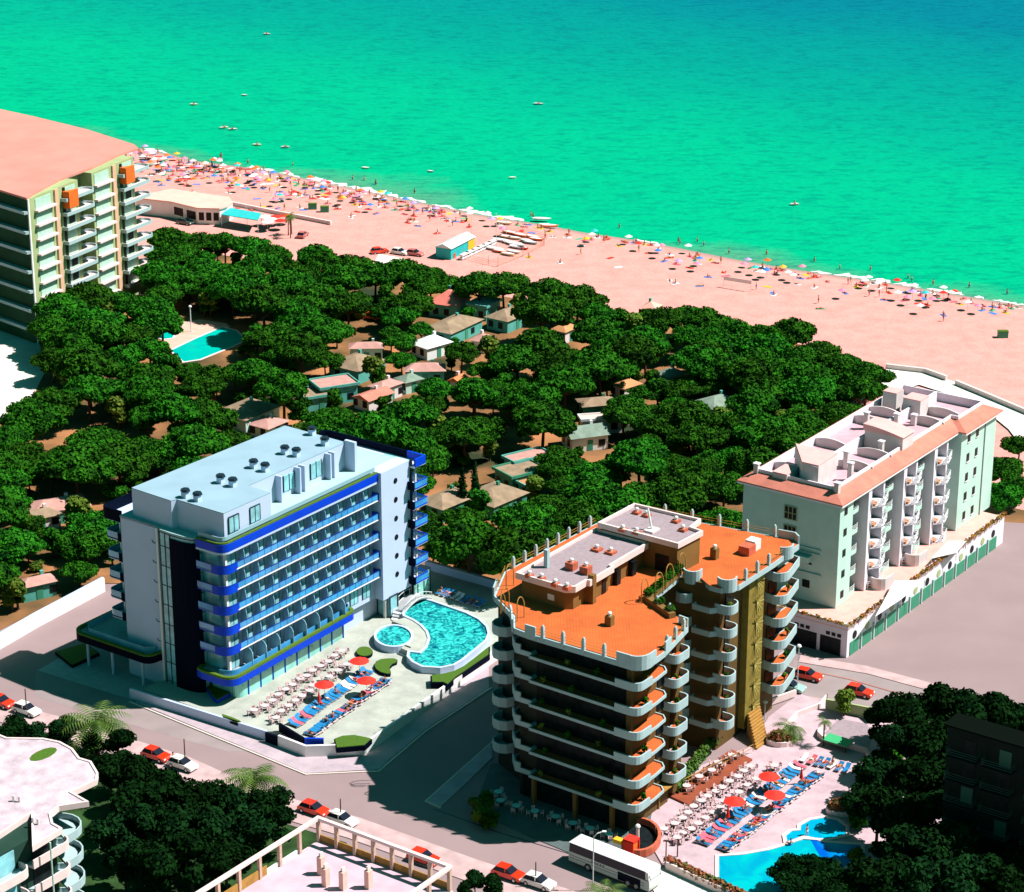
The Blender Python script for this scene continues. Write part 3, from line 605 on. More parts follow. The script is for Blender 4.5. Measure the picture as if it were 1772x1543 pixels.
# ================================================================ OCHRE BUILDING WITH ORANGE ROOF TERRACE
def dsh(x0,x1,yf,d,r):         # balcony outline bulging towards -y
    return [(x0,yf)]+arc(x0+r,yf-d+r,r,180,270,5)+arc(x1-r,yf-d+r,r,270,360,5)+[(x1,yf)]
def balcony(h,P,z,hh=1.05,ft=None,wm=None,t=.16,flowers=False):
    b=M().prism(P,z-.22,z).build('balcony',wm or OWHITE,h)
    M().band(P,t,z-.3,z+hh).build('parapet',wm or OWHITE,b)
    if ft: M().sheet([(x+(sum(p[0] for p in P)/len(P)-x)*.12,y+(sum(p[1] for p in P)/len(P)-y)*.12) for x,y in P],z+.012).build('balcony_floor',ft,b)
    return b
def orange_building():
    F=FO; h=frame_thing('apartment_building','ochre apartment block with orange tiled roof terrace and rounded white balconies','building',F)
    body=[(-2.2,3.2),(6.8,3.2),(6.8,6),(9,10.3),(21,12.5),(22.5,5.6),(37.5,5.6),(37.5,27),(9.6,29.6),(3,26.6),(.6,21.6),(-2.2,19.6)]
    M().prism(body,0,23.7).build('wall',SHADEOCHRE,h); M().prism([(-2.26,3.22),(-2.26,19.7),(.52,21.75),(2.9,26.8),(3.1,26.6),(.7,21.6),(-2.15,19.6),(-2.15,3.22)],.1,23.2).build('facade_shade',mat('facade_shade_brown',(.03,.03,.022),.8,.3,.4),h)  # thin near-black skin puts the shade of the front into its colour
    roof=[(-3.9,19.5),(-4.2,17.2),(-4.2,4.2)]+[(-4.2,2.2)]+arc(-2.4,2.4,1.9,190,270,4)+[(1.2,.7),(9,2.2),(9.2,3.8),(10.6,4.6),(9.8,6),(12.3,10.3),(22.6,11.4)]+[(22.6,8.4),(21.4,6.6)]+[(21.4,4.9),(23.6,3.5),(32.8,3.5),(40,3.9),(41,5),(37.6,28),(30.3,30.1),(9.6,30.6),(2.6,27.2),(-1,21.6)]
    M().prism(roof,23.3,23.9).build('roof_slab',OWHITE,h)
    M().prism([(x*.985+.25,y*.985+.2) for x,y in roof],23.9,24.0).build('roof_terrace',OTILE,h)
    par=M(); par.band(roof,-.02,23.2,23.95,True)
    par.build('roof_edge',OWHITE,h)
    ws=M()
    for P in([(-4.25,17.6),(-4.3,16.0)],[(-3.9,19.6),(-1.3,21.6),(-.4,22.4)],[(-4.2,4.2),(-4.2,2.2)]+arc(-2.4,2.4,1.9,190,270,4)+[(-1.0,.5)],[(1.4,.7),(3.2,1.0)],[(9,2.2),(9.2,3.6)],
              arc(22.6,9.9,1.25,-240,-60,8),arc(22.9,4.9,1.3,130,310,8),arc(36.6,4.4,1.4,190,310,8),[(40.1,3.9),(41,5.0),(40.6,7.4)],[(2.6,27.2),(5,28.4)],[(37.3,27),(36,28.6)]):
        M().band(P,.2,23.3,25.1).build('roof_parapet',OWHITE,h)
    def posts(a,b,n,inc=True):
        for i in range(n):
            t=(i+.5)/n; x=a[0]+(b[0]-a[0])*t; y=a[1]+(b[1]-a[1])*t
            p=M().box(x-.2,x+.2,y-.2,y+.2,23.5,25.3); p.dome(x,y,25.3,.22,.35,8,3); p.build('roof_post',OWHITE,h)
    posts((-4.1,16.5),(-4.1,4.5),4); posts((1,.9),(9,2.3),3); posts((24,3.7),(33,3.7),3); posts((24,4),(24,4),0); posts((10,30.4),(30,30),8); posts((38,26),(40.9,6),5); posts((12,9.6),(10,4.6),2)
    rl=M()
    for a,b in(((-4.1,16),(-4.1,4.2)),((1,.85),(9,2.2)),((24,3.6),(36,3.8)),((10,30.4),(30,30)),((37.8,27),(40.9,5.5)),((3,27.3),(9.6,30.5))):
        for z in(24.5,24.85): rl.tube((*a,z),(*b,z),.03,4)
    rl.build('roof_railing',RUST,h)
    # penthouses
    P1=[(4.3,24.1),(4.2,17.4)]+[(4.9,16.6),(7.5,16.6),(7.6,16.2),(12.3,16.2),(12.5,16.8),(21.6,16.8),(21.6,24.1)]
    M().prism(P1,24.0,26.7).build('penthouse_wall',OCHRE,h)
    M().prism([(x-(.4 if x<10 else 0),y-(.4 if y<20 else -.2)) for x,y in P1],26.7,27.15).build('penthouse_roof',GRAVEL,h)
    M().band([(x-(.4 if x<10 else 0),y-(.4 if y<20 else -.2)) for x,y in P1],-.3,26.65,27.5,True).build('coping',PINKTRIM,h)
    P2=[(21.6,23.6),(21.6,11.7),(26.7,11.4),(27.0,13.3),(30,13.7),(29.6,23.4)]
    M().prism(P2,24.0,27.9).build('penthouse_wall',OCHRE,h); M().prism(P2,27.9,28.2).build('penthouse_roof',GRAVEL,h)
    M().band(P2,-.3,27.85,28.6,True).build('coping',PINKTRIM,h)
    M().box(7.55,8.3,15.4,16.2,24,27.9).build('chimney',OCHRE,h)
    for x in(11.2,14.6,18.3): M().box(x-.45,x+.45,16.1,16.85,24.02,26.0).build('door',DARKWIN,h)
    M().box(21.5,21.6,13,15,24.02,26.3).build('door',DARKWIN,h); M().box(4.12,4.2,19,20,24.8,25.6).build('vent_grille',STEEL,h)
    M().box(26.75,26.85,11.8,13,24.8,26.8).build('shutter',GREEND,h)
    def chimn(u,v,z,s=.45,hh=.6,mt=BRICKRED):
        x,y=F.L(u,v,z+hh); c=M().box(x-s,x+s,y-s,y+s,z,z+hh).build('chimney',mt,h); q=M().cyl(x,y,z+hh,z+hh+.35,.22,8); q.dome(x,y,z+hh+.35,.3,.2,8,2); q.build('chimney_cap',STEEL,c)
    for u,v in((916,993),(937,998),(961,1008),(981,1014)): chimn(u,v,27.15,.42,.45)
    for u,v in((989,972),(1014,979)): chimn(u,v,27.15,.6,1.0)
    for u,v in((1033,948),(1057,953)): chimn(u,v,27.15,.6,.35)
    for u,v in((1078,914),(1102,919),(1102,884),(1119,889),(1170,899),(1182,914)): chimn(u,v,28.2,.5,.35)
    x,y=F.L(946,978,27.4); M().box(x-.28,x+.28,y-.28,y+.28,27.15,29.6).build('chimney',OWHITE,h)
    x,y=F.L(1128,917,28.3); d=M().box(x-.9,x+.9,y-.7,y+.7,28.2,28.45); d.build('dish_base',GREYW,h); M().tube((x,y,28.4),(x+.5,y+1,31),.14,8).build('dish_mast',STEEL,h)
    chimn(1055,1065,24.0,.45,1.3,OCHRE); chimn(1237,948,24.0,.45,1.5,OCHRE)
    x,y=F.L(1293,950,24.6); M().box(x-.9,x+.9,y-.8,y+.8,24,25.2).build('plant_box',BRICKRED,h); M().box(x+1,x+2.6,y-.6,y+.9,24,25.4).build('plant_box',STEEL,h)
    # iron arches
    for (u,v,wd,hh) in((1110,1045,1.5,3.2),(1134,1035,1.8,3.2),(1152,1020,1.8,3.2),(1175,1000,1.6,3.2),(1186,975,1.6,3.4),(868,1060,1.6,3.2),(895,1075,1.5,3.0),(876,1020,1.6,3.2),(866,1062,1.0,2.6)):
        x,y=F.L(u,v,24); m=M(); pts=[(x,y,24),(x,y,24+hh*.62)]+[(x+wd/2-wd/2*math.cos(t),y+.15*math.sin(t),24+hh*.62+hh*.38*math.sin(t)) for t in[PI*i/8 for i in range(1,9)]]+[(x+wd,y,24)]
        m.path(pts,.07,5); m.build('iron_arch',RUST,h)
    pl=M().band([(10.2,4.8),(12.8,10.0),(22,11.2)],.9,24.0,24.7).build('roof_planter',OCHRE,h)
    rng=np.random.default_rng(4); m=M(); cs=[]
    for t in np.linspace(0,1,9): cs.append((12.6+9*t,10.4+1.0*t,25.0,.8,.6,.7))
    cs+=[(10.6,5.8,24.9,.6,.6,.6),(11.6,8,24.9,.6,.7,.6)]
    v,f=leaves(rng,cs,900,.2); m.add(v,f); m.build('planting',LEAF,pl)
    # storeys
    zf=[20.6,17.3,14.0,10.7,7.4,4.1]
    for k,z in enumerate(zf):
        P=[(-2.2,17.2),(-3.9,17.2),(-4.1,4.6),(-4.1,2.4)]+arc(-2.9,2.2,1.2,180,270,4)+[(.2,1.0),(2.6,1.2)]+[(3.4,2.0),(3.4,3.2)]
        b=M().prism(P,z-.12,z).build('balcony',OWHITE,h); M().band(P,.14,z-.18,z+.2).build('parapet',OWHITE,b); M().sheet([(x+.25,y+.1) for x,y in P],z+.012).build('balcony_floor',OTILE,b); M().band([(-4.12,4.4),(-4.12,2.4)]+arc(-2.9,2.2,1.22,180,270,4)+[(-1.0,.96)],.2,z-.22,z+.85).build('corner_parapet',OWHITE,h)
        balcony(h,[(.4,21.4),(-1.5,21.4),(-3.2,19.8),(-3.2,17.3),(-2.2,17.3)],z-.05,.35,OTILE); M().band([(-1.5,21.42),(-3.22,19.8),(-3.22,19.0)],.2,z-.2,z+1.0).build('corner_parapet',OWHITE,h)
        balcony(h,arc(1.4,24.6,1.7,50,290,7),z-.2,1.0)
        balcony(h,dsh(5.2,8.8,3.3,1.9,.9),z,.9,OTILE)
        if k<6: balcony(h,[(21.5,11.6)]+arc(22.0,10.6,1.35,150,330,6)+[(23.2,11.2)],z+.4,1.0)
        balcony(h,dsh(21.3,24.0,5.7,2.4,1.1),z+.1,.95,OTILE)
        balcony(h,[(21.4,8.6),(20.5,8.6),(20.5,5.9),(21.4,5.2)],z+.1,.45)
        balcony(h,[(34.2,5.7),(34.0,4.2)]+arc(35.4,4.3,1.5,180,280,5)+[(38.2,3.4),(40.6,4.0),(40.8,5.6)],z+.3,.95,OTILE)
        # dark glazing behind the front balconies, widened to deepen the front's painted shade
        for y0,y1 in((3.4,7.3),(7.4,10.6),(10.7,13.9),(14.0,17.1)): M().box(-2.34,-2.2,y0,y1,z+.02,z+2.75).build('window',DARKWIN,h)
        M().box(23.8,24.9,5.48,5.6,z+.1,z+2.3).build('window',DARKWIN,h); M().box(35,37,5.48,5.6,z+.3,z+2.4).build('window',DARKWIN,h)
        M().box(3.6,5.2,3.1,3.2,z+.1,z+2.3).build('window',DARKWIN,h)
        M().box(22.38,22.5,6.2,10.5,z,z+2.5).build('window',DARKWIN,h) if k<6 else None
    M().box(-2.36,-2.2,3.4,19.2,.1,3.8).build('void_shade',DARKWIN,h)  # dark sheet added for the shade inside the open ground floor
    M().box(-3.2,-2.6,2.6,3.3,4,23.3).build('corner_pier',SHADEOCHRE,h)
    for x,y in((9.6,3.9),(8.2,3.5)): M().box(x-.55,x+.55,y-.5,y+.5,1,23.3).build('corner_pier',SHADEOCHRE,h)
    for x,y in((-3.3,16.8),(-3.3,10.5),(-3.3,5)): M().box(x-.25,x+.25,y-.25,y+.25,0,4).build('column',OCHRE,h)
    # fan shaped stair flights on the right wing
    st=M().box(28.2,32.2,4.6,5.7,1,23.3).build('stair_shaft',mat('olive_ochre',(.24,.18,.03),.85,.2,1),h)
    for k in range(7):
        z=22.0-3.05*k; m=M()
        for i in range(9):
            a=R(-120+i*30); m.tube((30.2,4.5,z),(30.2+1.25*math.cos(a)*.9,4.1,z+1.25*math.sin(a)),.07,4)
        m.build('stair_fan',mat('pale_ochre',(.44,.36,.10),.8),st)
    m=M(); 
    for i in range(12): m.box(28.6-i*.28,31.6-i*.28,4.4-i*.28-.28,4.4-i*.28,0,3.2-i*.25)
    m.build('outer_stairs',RUST,h)
orange_building()
# ================================================================ WHITE BLOCK WITH CORAL TILE ROOF
def white_building():
    F=FW; h=frame_thing('apartment_building','pale apartment block with coral tiled eaves, roof terraces and an arcaded base','building',F)
    M().prism([(0,0),(4,0),(4,2.2),(14.4,2.2),(14.4,1.2),(15,1.2),(15,2.2),(24.4,2.2),(24.4,1.2),(25,1.2),(25,2.2),(37,2.2),(37,-1.2),(49.5,-1.2),(49.5,16),(0,16)],4.5,20.8).build('wall',GRWALL,h)
    M().box(-.012,4.0,-.03,.0,4.6,18.6).build('lit_panel',LILAC,h) if False else None
    eo=[(-.6,-.6),(37,-.6),(37,-1.9),(50.3,-1.9),(50.3,16.8),(-.6,16.8)]; ei=[(1.6,1.8),(39.2,1.8),(39.2,.6),(48.0,.6),(48.0,14.6),(1.6,14.6)]
    m=M(); n=6; m.v=[(x,y,20.9) for x,y in eo]+[(x,y,22.0) for x,y in ei]+[(x,y,20.7) for x,y in eo]
    for i in range(n): j=(i+1)%n; m.f+=[(i,j,n+j,n+i),(2*n+i,2*n+j,j,i)]
    m.build('tiled_eaves',CORAL,h)
    M().prism([(x,y) for x,y in eo],20.45,20.69).build('soffit',WHITE,h)
    M().prism(ei,20.7,21.1).build('roof_terrace',PTILE,h)
    M().band(ei,-.0001-.22,21.1,22.5,True).build('parapet',LILAC,h) if False else M().band(ei,.22,21.1,22.5,True).build('parapet',LILAC,h)
    g=M()
    g.box(3,47,8.1,8.4,21.1,22.9); g.build('spine_wall',LILAC,h)
    for i,x in enumerate((6,12.5,18.5,31,36,41)):
        for y0,y1 in((1.5,7.2),(9.2,14.6)):
            if (x==31 or x==6) and y0<5: continue
            d=M(); k=8; top=[(y0+(y1-y0)*j/k, 21.9+.75*math.sin(PI*(j+1.5)/(k+2.5))) for j in range(k+1)]
            pts=[(y0,21.1)]+top+[(y1,21.1)]; pts=[(y0,21.1),(y1,21.1)]+top[::-1]; q=len(pts)
            d.add([(x,y,z) for y,z in pts]+[(x+.25,y,z) for y,z in pts],[tuple(range(q)),tuple(range(q,2*q))[::-1]]+[(j,(j+1)%q,q+(j+1)%q,q+j) for j in range(q)])
            d.build('terrace_wall',GREYW,h)
    def rbx(P,z0,z1,lab='roof_house'):
        b=M().prism(P,z0,z1).build(lab,GREYW,h); M().prism([(x+(x-P[0][0])*.02,y) for x,y in P],z1,z1+.16).build('house_roof',mat('pink_roof_paint',(.84,.44,.42),.8,.06,.8),b)
    rbx([(2.6,5.2),(2.6,7.9),(8.6,12.4),(8.6,5.4)],21.1,24.6); rbx([(-.0+1.3,9.6),(1.3,12.0),(5,12.0),(5,9.6)],21.1,22.6)
    b=M().prism([(22.0,1.5),(22.0,7.9),(25.5,7.9),(25.5,1.5)],21.1,24.0).build('roof_house',GREYW,h)
    m=M(); k=8; top=[(1.3+6.8*j/k,24.0+.9*math.sin(PI*j/k*.5+PI*.5*(j>k*.5)*0)) for j in range(k+1)]
    q=len(top); m.add([(21.8,y,z) for y,z in top]+[(25.8,y,z) for y,z in top]+[(21.8,y,23.9) for y,z in top]+[(25.8,y,23.9) for y,z in top],[(j,j+1,q+j+1,q+j) for j in range(q-1)]+[(j,2*q+j,2*q+j+1,j+1) for j in range(q-1)]); m.build('house_roof',mat('pink_roof_paint',(.84,.44,.42),.8,.06,.8),b)
    rbx([(38.5,11),(38.5,13.4),(41,13.4),(41,11)],21.1,24.2); rbx([(38,6.6),(38,9.6),(41,9.6),(41,6.6)],21.1,24.0)
    for u,v,hh in((1298,808,2.0),(1402,800,2.6),(1412,815,3.2),(1443,845,2.0),(1472,808,2.6),(1465,788,2.6),(1500,720,2.6),(1512,745,2.4),(1525,770,2.4),(1552,722,2.4),(1582,722,1.6),(1620,708,1.0),(1407,795,1.2),(1420,790,1.2),(1430,800,1.2),(1535,690,2)):
        x,y=F.L(u,v,21.1+hh*.8); x=max(1.6,min(48,x)); y=max(.9,min(14.8,y)); c=M().box(x-.35,x+.35,y-.35,y+.35,21.1,21.1+hh).build('chimney',GREYW,h); M().box(x-.45,x+.45,y-.45,y+.45,21.15+hh,21.35+hh).build('chimney_cap',LILAC,c)
    # short end: two barred windows and ledges
    for z in(17.6,14.6):
        f=M().box(-.06,.0,7.0,9.0,z-1,z+1).build('window',DARKWIN,h); e=M()
        for q in(7,7.66,8.33,9): e.box(-.12,-.04,q-.05,q+.05,z-1.05,z+1.05)
        for q in(-1,0,1): e.box(-.12,-.04,6.95,9.05,z+q-.05,z+q+.05)
        e.build('window_bars',OLIVEW,f)
    M().box(-.06,.0,4.4,5.6,6.6,7.8).build('window',DARKWIN,h); M().box(-.06,0,4.2,5.2,10.3,10.6).build('window',DARKWIN,h)
    for y0,y1,z in((2.8,12,12.8),(2.6,6.8,8.9),(3,6.4,12.1)): M().box(-.22,0,y0,y1,z,z+.18).build('ledge',GRWALL,h)
    M().prism([(-1.2,4.2),(-1.2,7.2),(0,7.2),(0,4.2)],10.9,11.8).build('balcony',GRWALL,h)
    # long side
    for k in range(5):
        z=4.6+3.25*k
        M().box(1.3,2.2,-.06,.0,z+1.0,z+2.1).build('window',DARKWIN,h)
        for x in(39.2,42.2): f=M().box(x,x+.9,-1.26,-1.2,z+1.0,z+2.3).build('window',DARKWIN,h); M().box(x-.08,x+.98,-1.34,-1.2,z+.88,z+.98).build('sill',LILAC,f)
        for x0 in(4.2,15.2,25.4):
            dd=dsh(x0,x0+3.4,2.25,1.7,1.1); b=M().prism(dd,z-.2,z).build('balcony',GRWALL,h); M().band(dd,.1,z-.25,z+.35).build('parapet',GRWALL,b)
            r=M(); q=dsh(x0+.03,x0+3.37,2.25,1.67,1.1)
            for zz in(z+.6,z+.85,z+1.1): r.path([(x,y,zz) for x,y in q],.035,4)
            r.build('railing',STEEL,b)
            M().box(x0+.5,x0+2.6,2.12,2.2,z+.05,z+2.3).build('window',DARKWIN,h)
            # projecting open steel balcony
            x1=x0+4.6; P=[(x1,2.2),(x1,-.6),(x1+1.6,-1.7),(x1+4.4,-.9),(x1+4.4,2.2)]
            b=M().prism(P,z-.16,z).build('balcony',LILAC,h); r=M()
            for zz in(z+.5,z+.8,z+1.1): r.path([(x,y,zz) for x,y in P],.045,4)
            for x,y in((x1,-.6),(x1+.8,-1.15),(x1+1.6,-1.7),(x1+3,-1.3),(x1+4.4,-.9)): r.tube((x,y,z),(x,y,z+1.15),.05,4)
            r.build('railing',STEEL,b); fl=M(); fl.box(x1+.3,x1+1.4,-.7,.1,z,z+.5); fl.build('planter_box',FLOWR,b)
            M().box(x1+.4,x1+2.2,2.12,2.2,z+.05,z+2.2).build('window',DARKWIN,h)
    for x in(8.0,19.2,29.4): M().box(x,x+1.0,-.4,2.2,4.5,20.6).build('fin_wall',LILAC,h)
    for x in(13,23.6,34): M().box(x,x+.5,-.2,2.2,4.5,20.6).build('fin_wall',LILAC,h)
    m=M().tube((45.4,-1.3,4.5),(45.4,-1.3,20),.08,6); m.build('drain_pipe',CONC,h)
    # podium with arcade
    pod=[(-5.6,9),(-5.6,-4.9),(47,-4.9),(47,2),(-.2,2.2),(-.2,16),(-5.6,16)]
    pod=[(-5.4,15),(-5.4,-4.9),(47,-4.9),(47,3),(2,3),(2,15)]
    M().prism(pod,0,4.3).build('podium',LILAC,h); M().prism(pod,4.3,4.45).build('podium_terrace',mat('rose_terrace_tile',(.82,.42,.36),.85,.1,.8),h)
    M().band([(-5.4,14),(-5.4,-4.9),(47,-4.9)],.25,4.45,5.25).build('parapet',LILAC,h)
    for i in range(13):
        x=-3.2+i*3.85
        m=M(); m.tube((x,-4.97,2.9),(x,-4.85,2.9),.62,12); m.build('arch_window',OLIVEW if i%2 else DARKWIN,h)
        M().box(x-1.35,x+1.35,-4.99,-4.9,.05,2.1).build('garage_door',GREEND,h)
        if i<12: M().box(x+1.8,x+2.05,-5.15,-4.9,0,2.6).build('pilaster',GRWALL,h)
    M().tube((-5.5,6.5,2.9),(-5.35,6.5,2.9),1.4,16).build('arch_window',DARKWIN,h)
    for y0,y1 in((-3.9,-.6),(0,5.2),(5.6,10)): M().box(-5.48,-5.4,y0,y1,.05,2.6).build('garage_door',DARKWIN,h)
    for y0 in(-3.9,-3,-2.1,1.2,2.1,3.0): M().box(-5.48,-5.4,y0,y0+.6,2.9,3.4).build('top_light',DARKWIN,h)
    for i,x in enumerate((9.5,20.5)):
        M().band([(x,1.9),(x,.2)]+arc(x+1.4,-1.4,1.6,150,240,4)+[(x+3.2,-2.9)],.2,4.45,6.3).build('garden_wall',GREYW,h)
    # hanging planters along the podium edge
    rng=np.random.default_rng(8); m=M(); cs=[(-5.2+i*1.9,-5.15,5.2,.95,.35,.42) for i in range(28)]+[(-5.6,-3.5+i*1.8,5.2,.35,.9,.35) for i in range(7)]
    v,f=leaves(rng,cs,2400,.17,.8); m.add(v,f); m.build('hanging_plants',mat('flowering_creeper',(.16,.22,.02),.8,0,1.1,col2=(.55,.13,.02)),h)
white_building()
# a parasol-like white sail lies between the garden walls
for nm,P in(('white_awning',[(1515,1065),(1548,1004),(1600,1002),(1560,1035)]),('white_awning',[(1612,965),(1640,935),(1672,935),(1655,955)])):
    pts=[G(u,v,5.9) for u,v in P]; x0,y0=pts[0]
    o=thing('white_awning','large white canvas awning over the '+('near' if P[0][0]<1600 else 'far')+' garden terrace of the pale block','awning',(x0,y0,4.45))
    M().prism([(x-x0,y-y0) for x,y in pts],1.3,1.38).build('canvas',WHITE,o)
    for x,y in pts: M().tube((x-x0,y-y0,0),(x-x0,y-y0,1.3),.05,6).build('pole',STEEL,o)
# ================================================================ TALL TOWER AT THE LEFT EDGE
def tower():
    O=G(48,342,30); A=R(65.6); F=Frame(O,A)
    h=thing('apartment_tower','tall olive apartment tower with flat salmon roof and curved balconies at the left edge','building',(*O,0),A)
    yl=[(0,0),(-17,30*math.cos(0)*1.0)]
    d=R(136-65.6); bx,by=45*math.cos(d),45*math.sin(d)
    rp=[F.L(*p,30) for p in[(46,343),(60,334),(105,310),(160,290),(205,268),(240,257),(232,250),(150,224),(60,202),(0,189),(-220,140)]]+[(bx,by)]
    M().prism(rp,29.7,30.1).build('roof',SALMON,h)
    M().prism([(0,0),(17,0),(17,3.4),(22.6,3.4),(22.6,.4),(38,.4),(38,2.4),(46,8),(50,30),(bx,by)],0,29.7).build('wall',OLIVEW,h)
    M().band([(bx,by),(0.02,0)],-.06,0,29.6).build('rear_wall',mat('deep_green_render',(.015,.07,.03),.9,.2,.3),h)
    M().box(-.16,.28,-.1,.12,0,29.7).build('corner_strip',WHITE,h)
    for k in range(7):
        z=26.9-4.0*k; a=(bx/45,by/45)
        b=M().prism([(0,-.05),(bx,by),(bx-1.1*a[1],by+1.1*a[0]),(-1.1*a[1],1.1*a[0])],z-.15,z+.45).build('long_balcony',OWHITE,h)
    for k in range(9):
        z=26.9-2.95*k
        for x0 in(2.2,23.4):
            M().box(x0,x0+5.2,-.1+(.4 if x0>20 else 0),0.0+(.4 if x0>20 else 0),z+.1,z+2.3).build('shutters',CURT,h)
            yy=.4 if x0>20 else 0
            M().prism([(x0-.3,yy),(x0-.3,yy-.9),(x0+6.0,yy-1.0),(x0+6.0,yy)],z-.25,z+.15).build('window_ledge',PINKTRIM,h)
            M().box(x0+10.2,x0+13.6,yy-.1,yy,z+.1,z+2.3).build('shutters',CURT,h)
            if k%4 in(1,2): M().box(x0+11,x0+13,yy-.16,yy-.1,z+.5,z+2.2).build('railing_panel',DARKWIN,h)
            P=[(x0+8.6,yy),(x0+8.6,yy-1.4)]+arc(x0+17.2,yy-.1,1.7,-75,80,6)+[(x0+15,yy+1.8)]
            b=M().prism(P,z-.25,z).build('balcony',PINKTRIM,h); M().band(P,.15,z-.25,z+.45).build('parapet',OWHITE,b)
            M().box(x0+9.3,x0+10,yy-.14,yy-.02,z+.0,z+2.4).build('stair_slot',DARKWIN,h)
    for x0 in(2.2,23.4):
        yy=.4 if x0>20 else 0
        M().box(x0+6.4,x0+7.6,yy-.35,yy,0,29.6).build('pilaster',mat('peach_pilaster',(.74,.46,.30),.8,.06,.5),h)
        M().prism([(x0+9.2,yy-1.7),(x0+12.4,yy-1.7),(x0+12.4,yy-1.3),(x0+9.2,yy-.1)],25.2,28.6).build('awning',ORANGE,h)
tower()
# ================================================================ FOREGROUND BUILDINGS
def corner_left():
    O=G(55,1462,22); F=Frame(O); h=thing('apartment_building','white roofed apartment block with curved balcony ends, bottom left corner of the photo','building',(*O,0),TA)
    rp=[F.L(*p,22) for p in[(-160,1540),(0,1444),(54,1408),(56,1466),(108,1434),(92,1425),(88,1408),(102,1396),(154,1388),(124,1371),(168,1350),(170,1338),(158,1318),(138,1312),(126,1296),(104,1284),(75,1278),(12,1277),(-10,1268),(-200,1268)]]
    M().prism(rp,21.5,22.0).build('roof',mat('blotchy_white_roof',(.60,.49,.55),.95,.28,.5,bump=.5,bs=3),h)
    M().band(rp,.25,21.45,22.12,True).build('roof_edge',PINKTRIM,h)
    M().prism([(-22,1.8),(5,1.8),(7.5,5),(9,9),(6,14),(-22,14)],0,21.5).build('wall',mat('dark_green_render',(.012,.05,.035),.9,.2,.3),h)
    for u,v in((24,1382),(34,1383),(57,1420),(66,1422)):
        x,y=F.L(u,v,22.3); M().cyl(x,y,22,22.7,.16,8).build('vent_pipe',GREYW,h)
    x,y=F.L(75,1305,22); M().prism([(x+math.cos(t)*1.9,y+math.sin(t)*1.0) for t in[i*PI/6 for i in range(12)]],22.0,22.03).build('roof_opening',LAWN,h)
    for k in range(7):
        z=18.9-3.1*k
        for x0,x1,yy in((-22,-7.5,-.6),(-6.5,-.3,-.2),(.6,6.4,.6)):
            P=[(x0,1.8)]+[(x0,yy)]+arc(x1-1.2,yy+1.2,1.2,270,360,4)+[(x1,1.8)]
            b=M().prism(P,z-.3,z).build('balcony',OWHITE,h); M().band(P[1:],.14,z-.3,z+.75).build('parapet',PINKTRIM,b)
        P=[(6.5,1.6)]+arc(7.6,4.2,2.6,-80,70,7)
        b=M().prism(P,z-.3,z).build('balcony',OWHITE,h); M().band(P,.14,z-.3,z+.7).build('parapet',OWHITE,b)
        M().box(-5.5,-1,1.7,1.82,z+.05,z+2.4).build('window',HGLASS,h); M().box(1.5,4.5,1.7,1.82,z+.05,z+2.4).build('window',DARKWIN,h)
    M().tube((2.2,-.4,0),(2.2,-.4,21.4),.1,6).build('corner_pole',CURT,h)
corner_left()
def corner_mid():
    O=G(550,1412,18); F=Frame(O); h=thing('apartment_building','flat pink roof terrace framed by a beam pergola with four chimneys, bottom centre','building',(*O,0),TA)
    M().box(-24,-.6,-18.0,-.6,0,15.0).build('wall',GREYW,h); M().box(-24,0,-18.6,0,14.6,15.0).build('roof_edge',PINKTRIM,h)
    M().box(-24,-.15,-18.4,-.15,15.0,15.06).build('roof_terrace',mat('pale_pink_roof',(.64,.44,.52),.85,.14,.4),h)
    p=M(); p.box(-24,0,-.45,0,17.75,18.1); p.box(-.45,0,-18.6,-.452,17.75,18.1); p.box(-11,-.452,-18.6,-18.15,17.75,18.1)
    b=p.build('pergola_beam',PINKTRIM,h); q=M()
    for i in range(1,8): x=-.1-i*3.3; M().box(x-.28,x+.1,-.42,-.03,15.06,17.75).build('pergola_post',TIMBER,h)
    for i in range(0,8): y=-.2-i*2.58; M().box(-.42,-.03,y-.24,y+.16,15.06,17.75).build('pergola_post',TIMBER,h)
    for i in range(1,3): x=-.3-i*3.6; M().box(x-.2,x+.2,-18.55,-18.2,15.06,17.75).build('pergola_post',TIMBER,h)
    w_=M(); w_.box(-.2,-.06,-18.3,-.4,15.06,15.9); w_.build('parapet',RUST,h); M().box(-24,-3.5,-.2,-.05,15.06,15.6).build('parapet',STEEL,h)
    M().box(-24,-9,-.3,-.21,15.06,16.2).build('bamboo_screen',RUST,h)
    for u,v in((556,1512),(564,1532),(594,1538),(638,1536)):
        x,y=F.L(u,v,15.06); c=M().box(x-.36,x+.36,y-.3,y+.3,15.06,17.2).build('chimney',mat('pink_chimney',(.80,.50,.42),.85,.1,1),h); M().box(x-.2,x+.3,y-.1,y+.1,17.25,17.7).build('chimney_cap',GREYW,c)
    for i,(x,y) in enumerate(((1.6,-4.8),(1.6,-7.4),(1.6,-10))):
        pass
corner_mid()
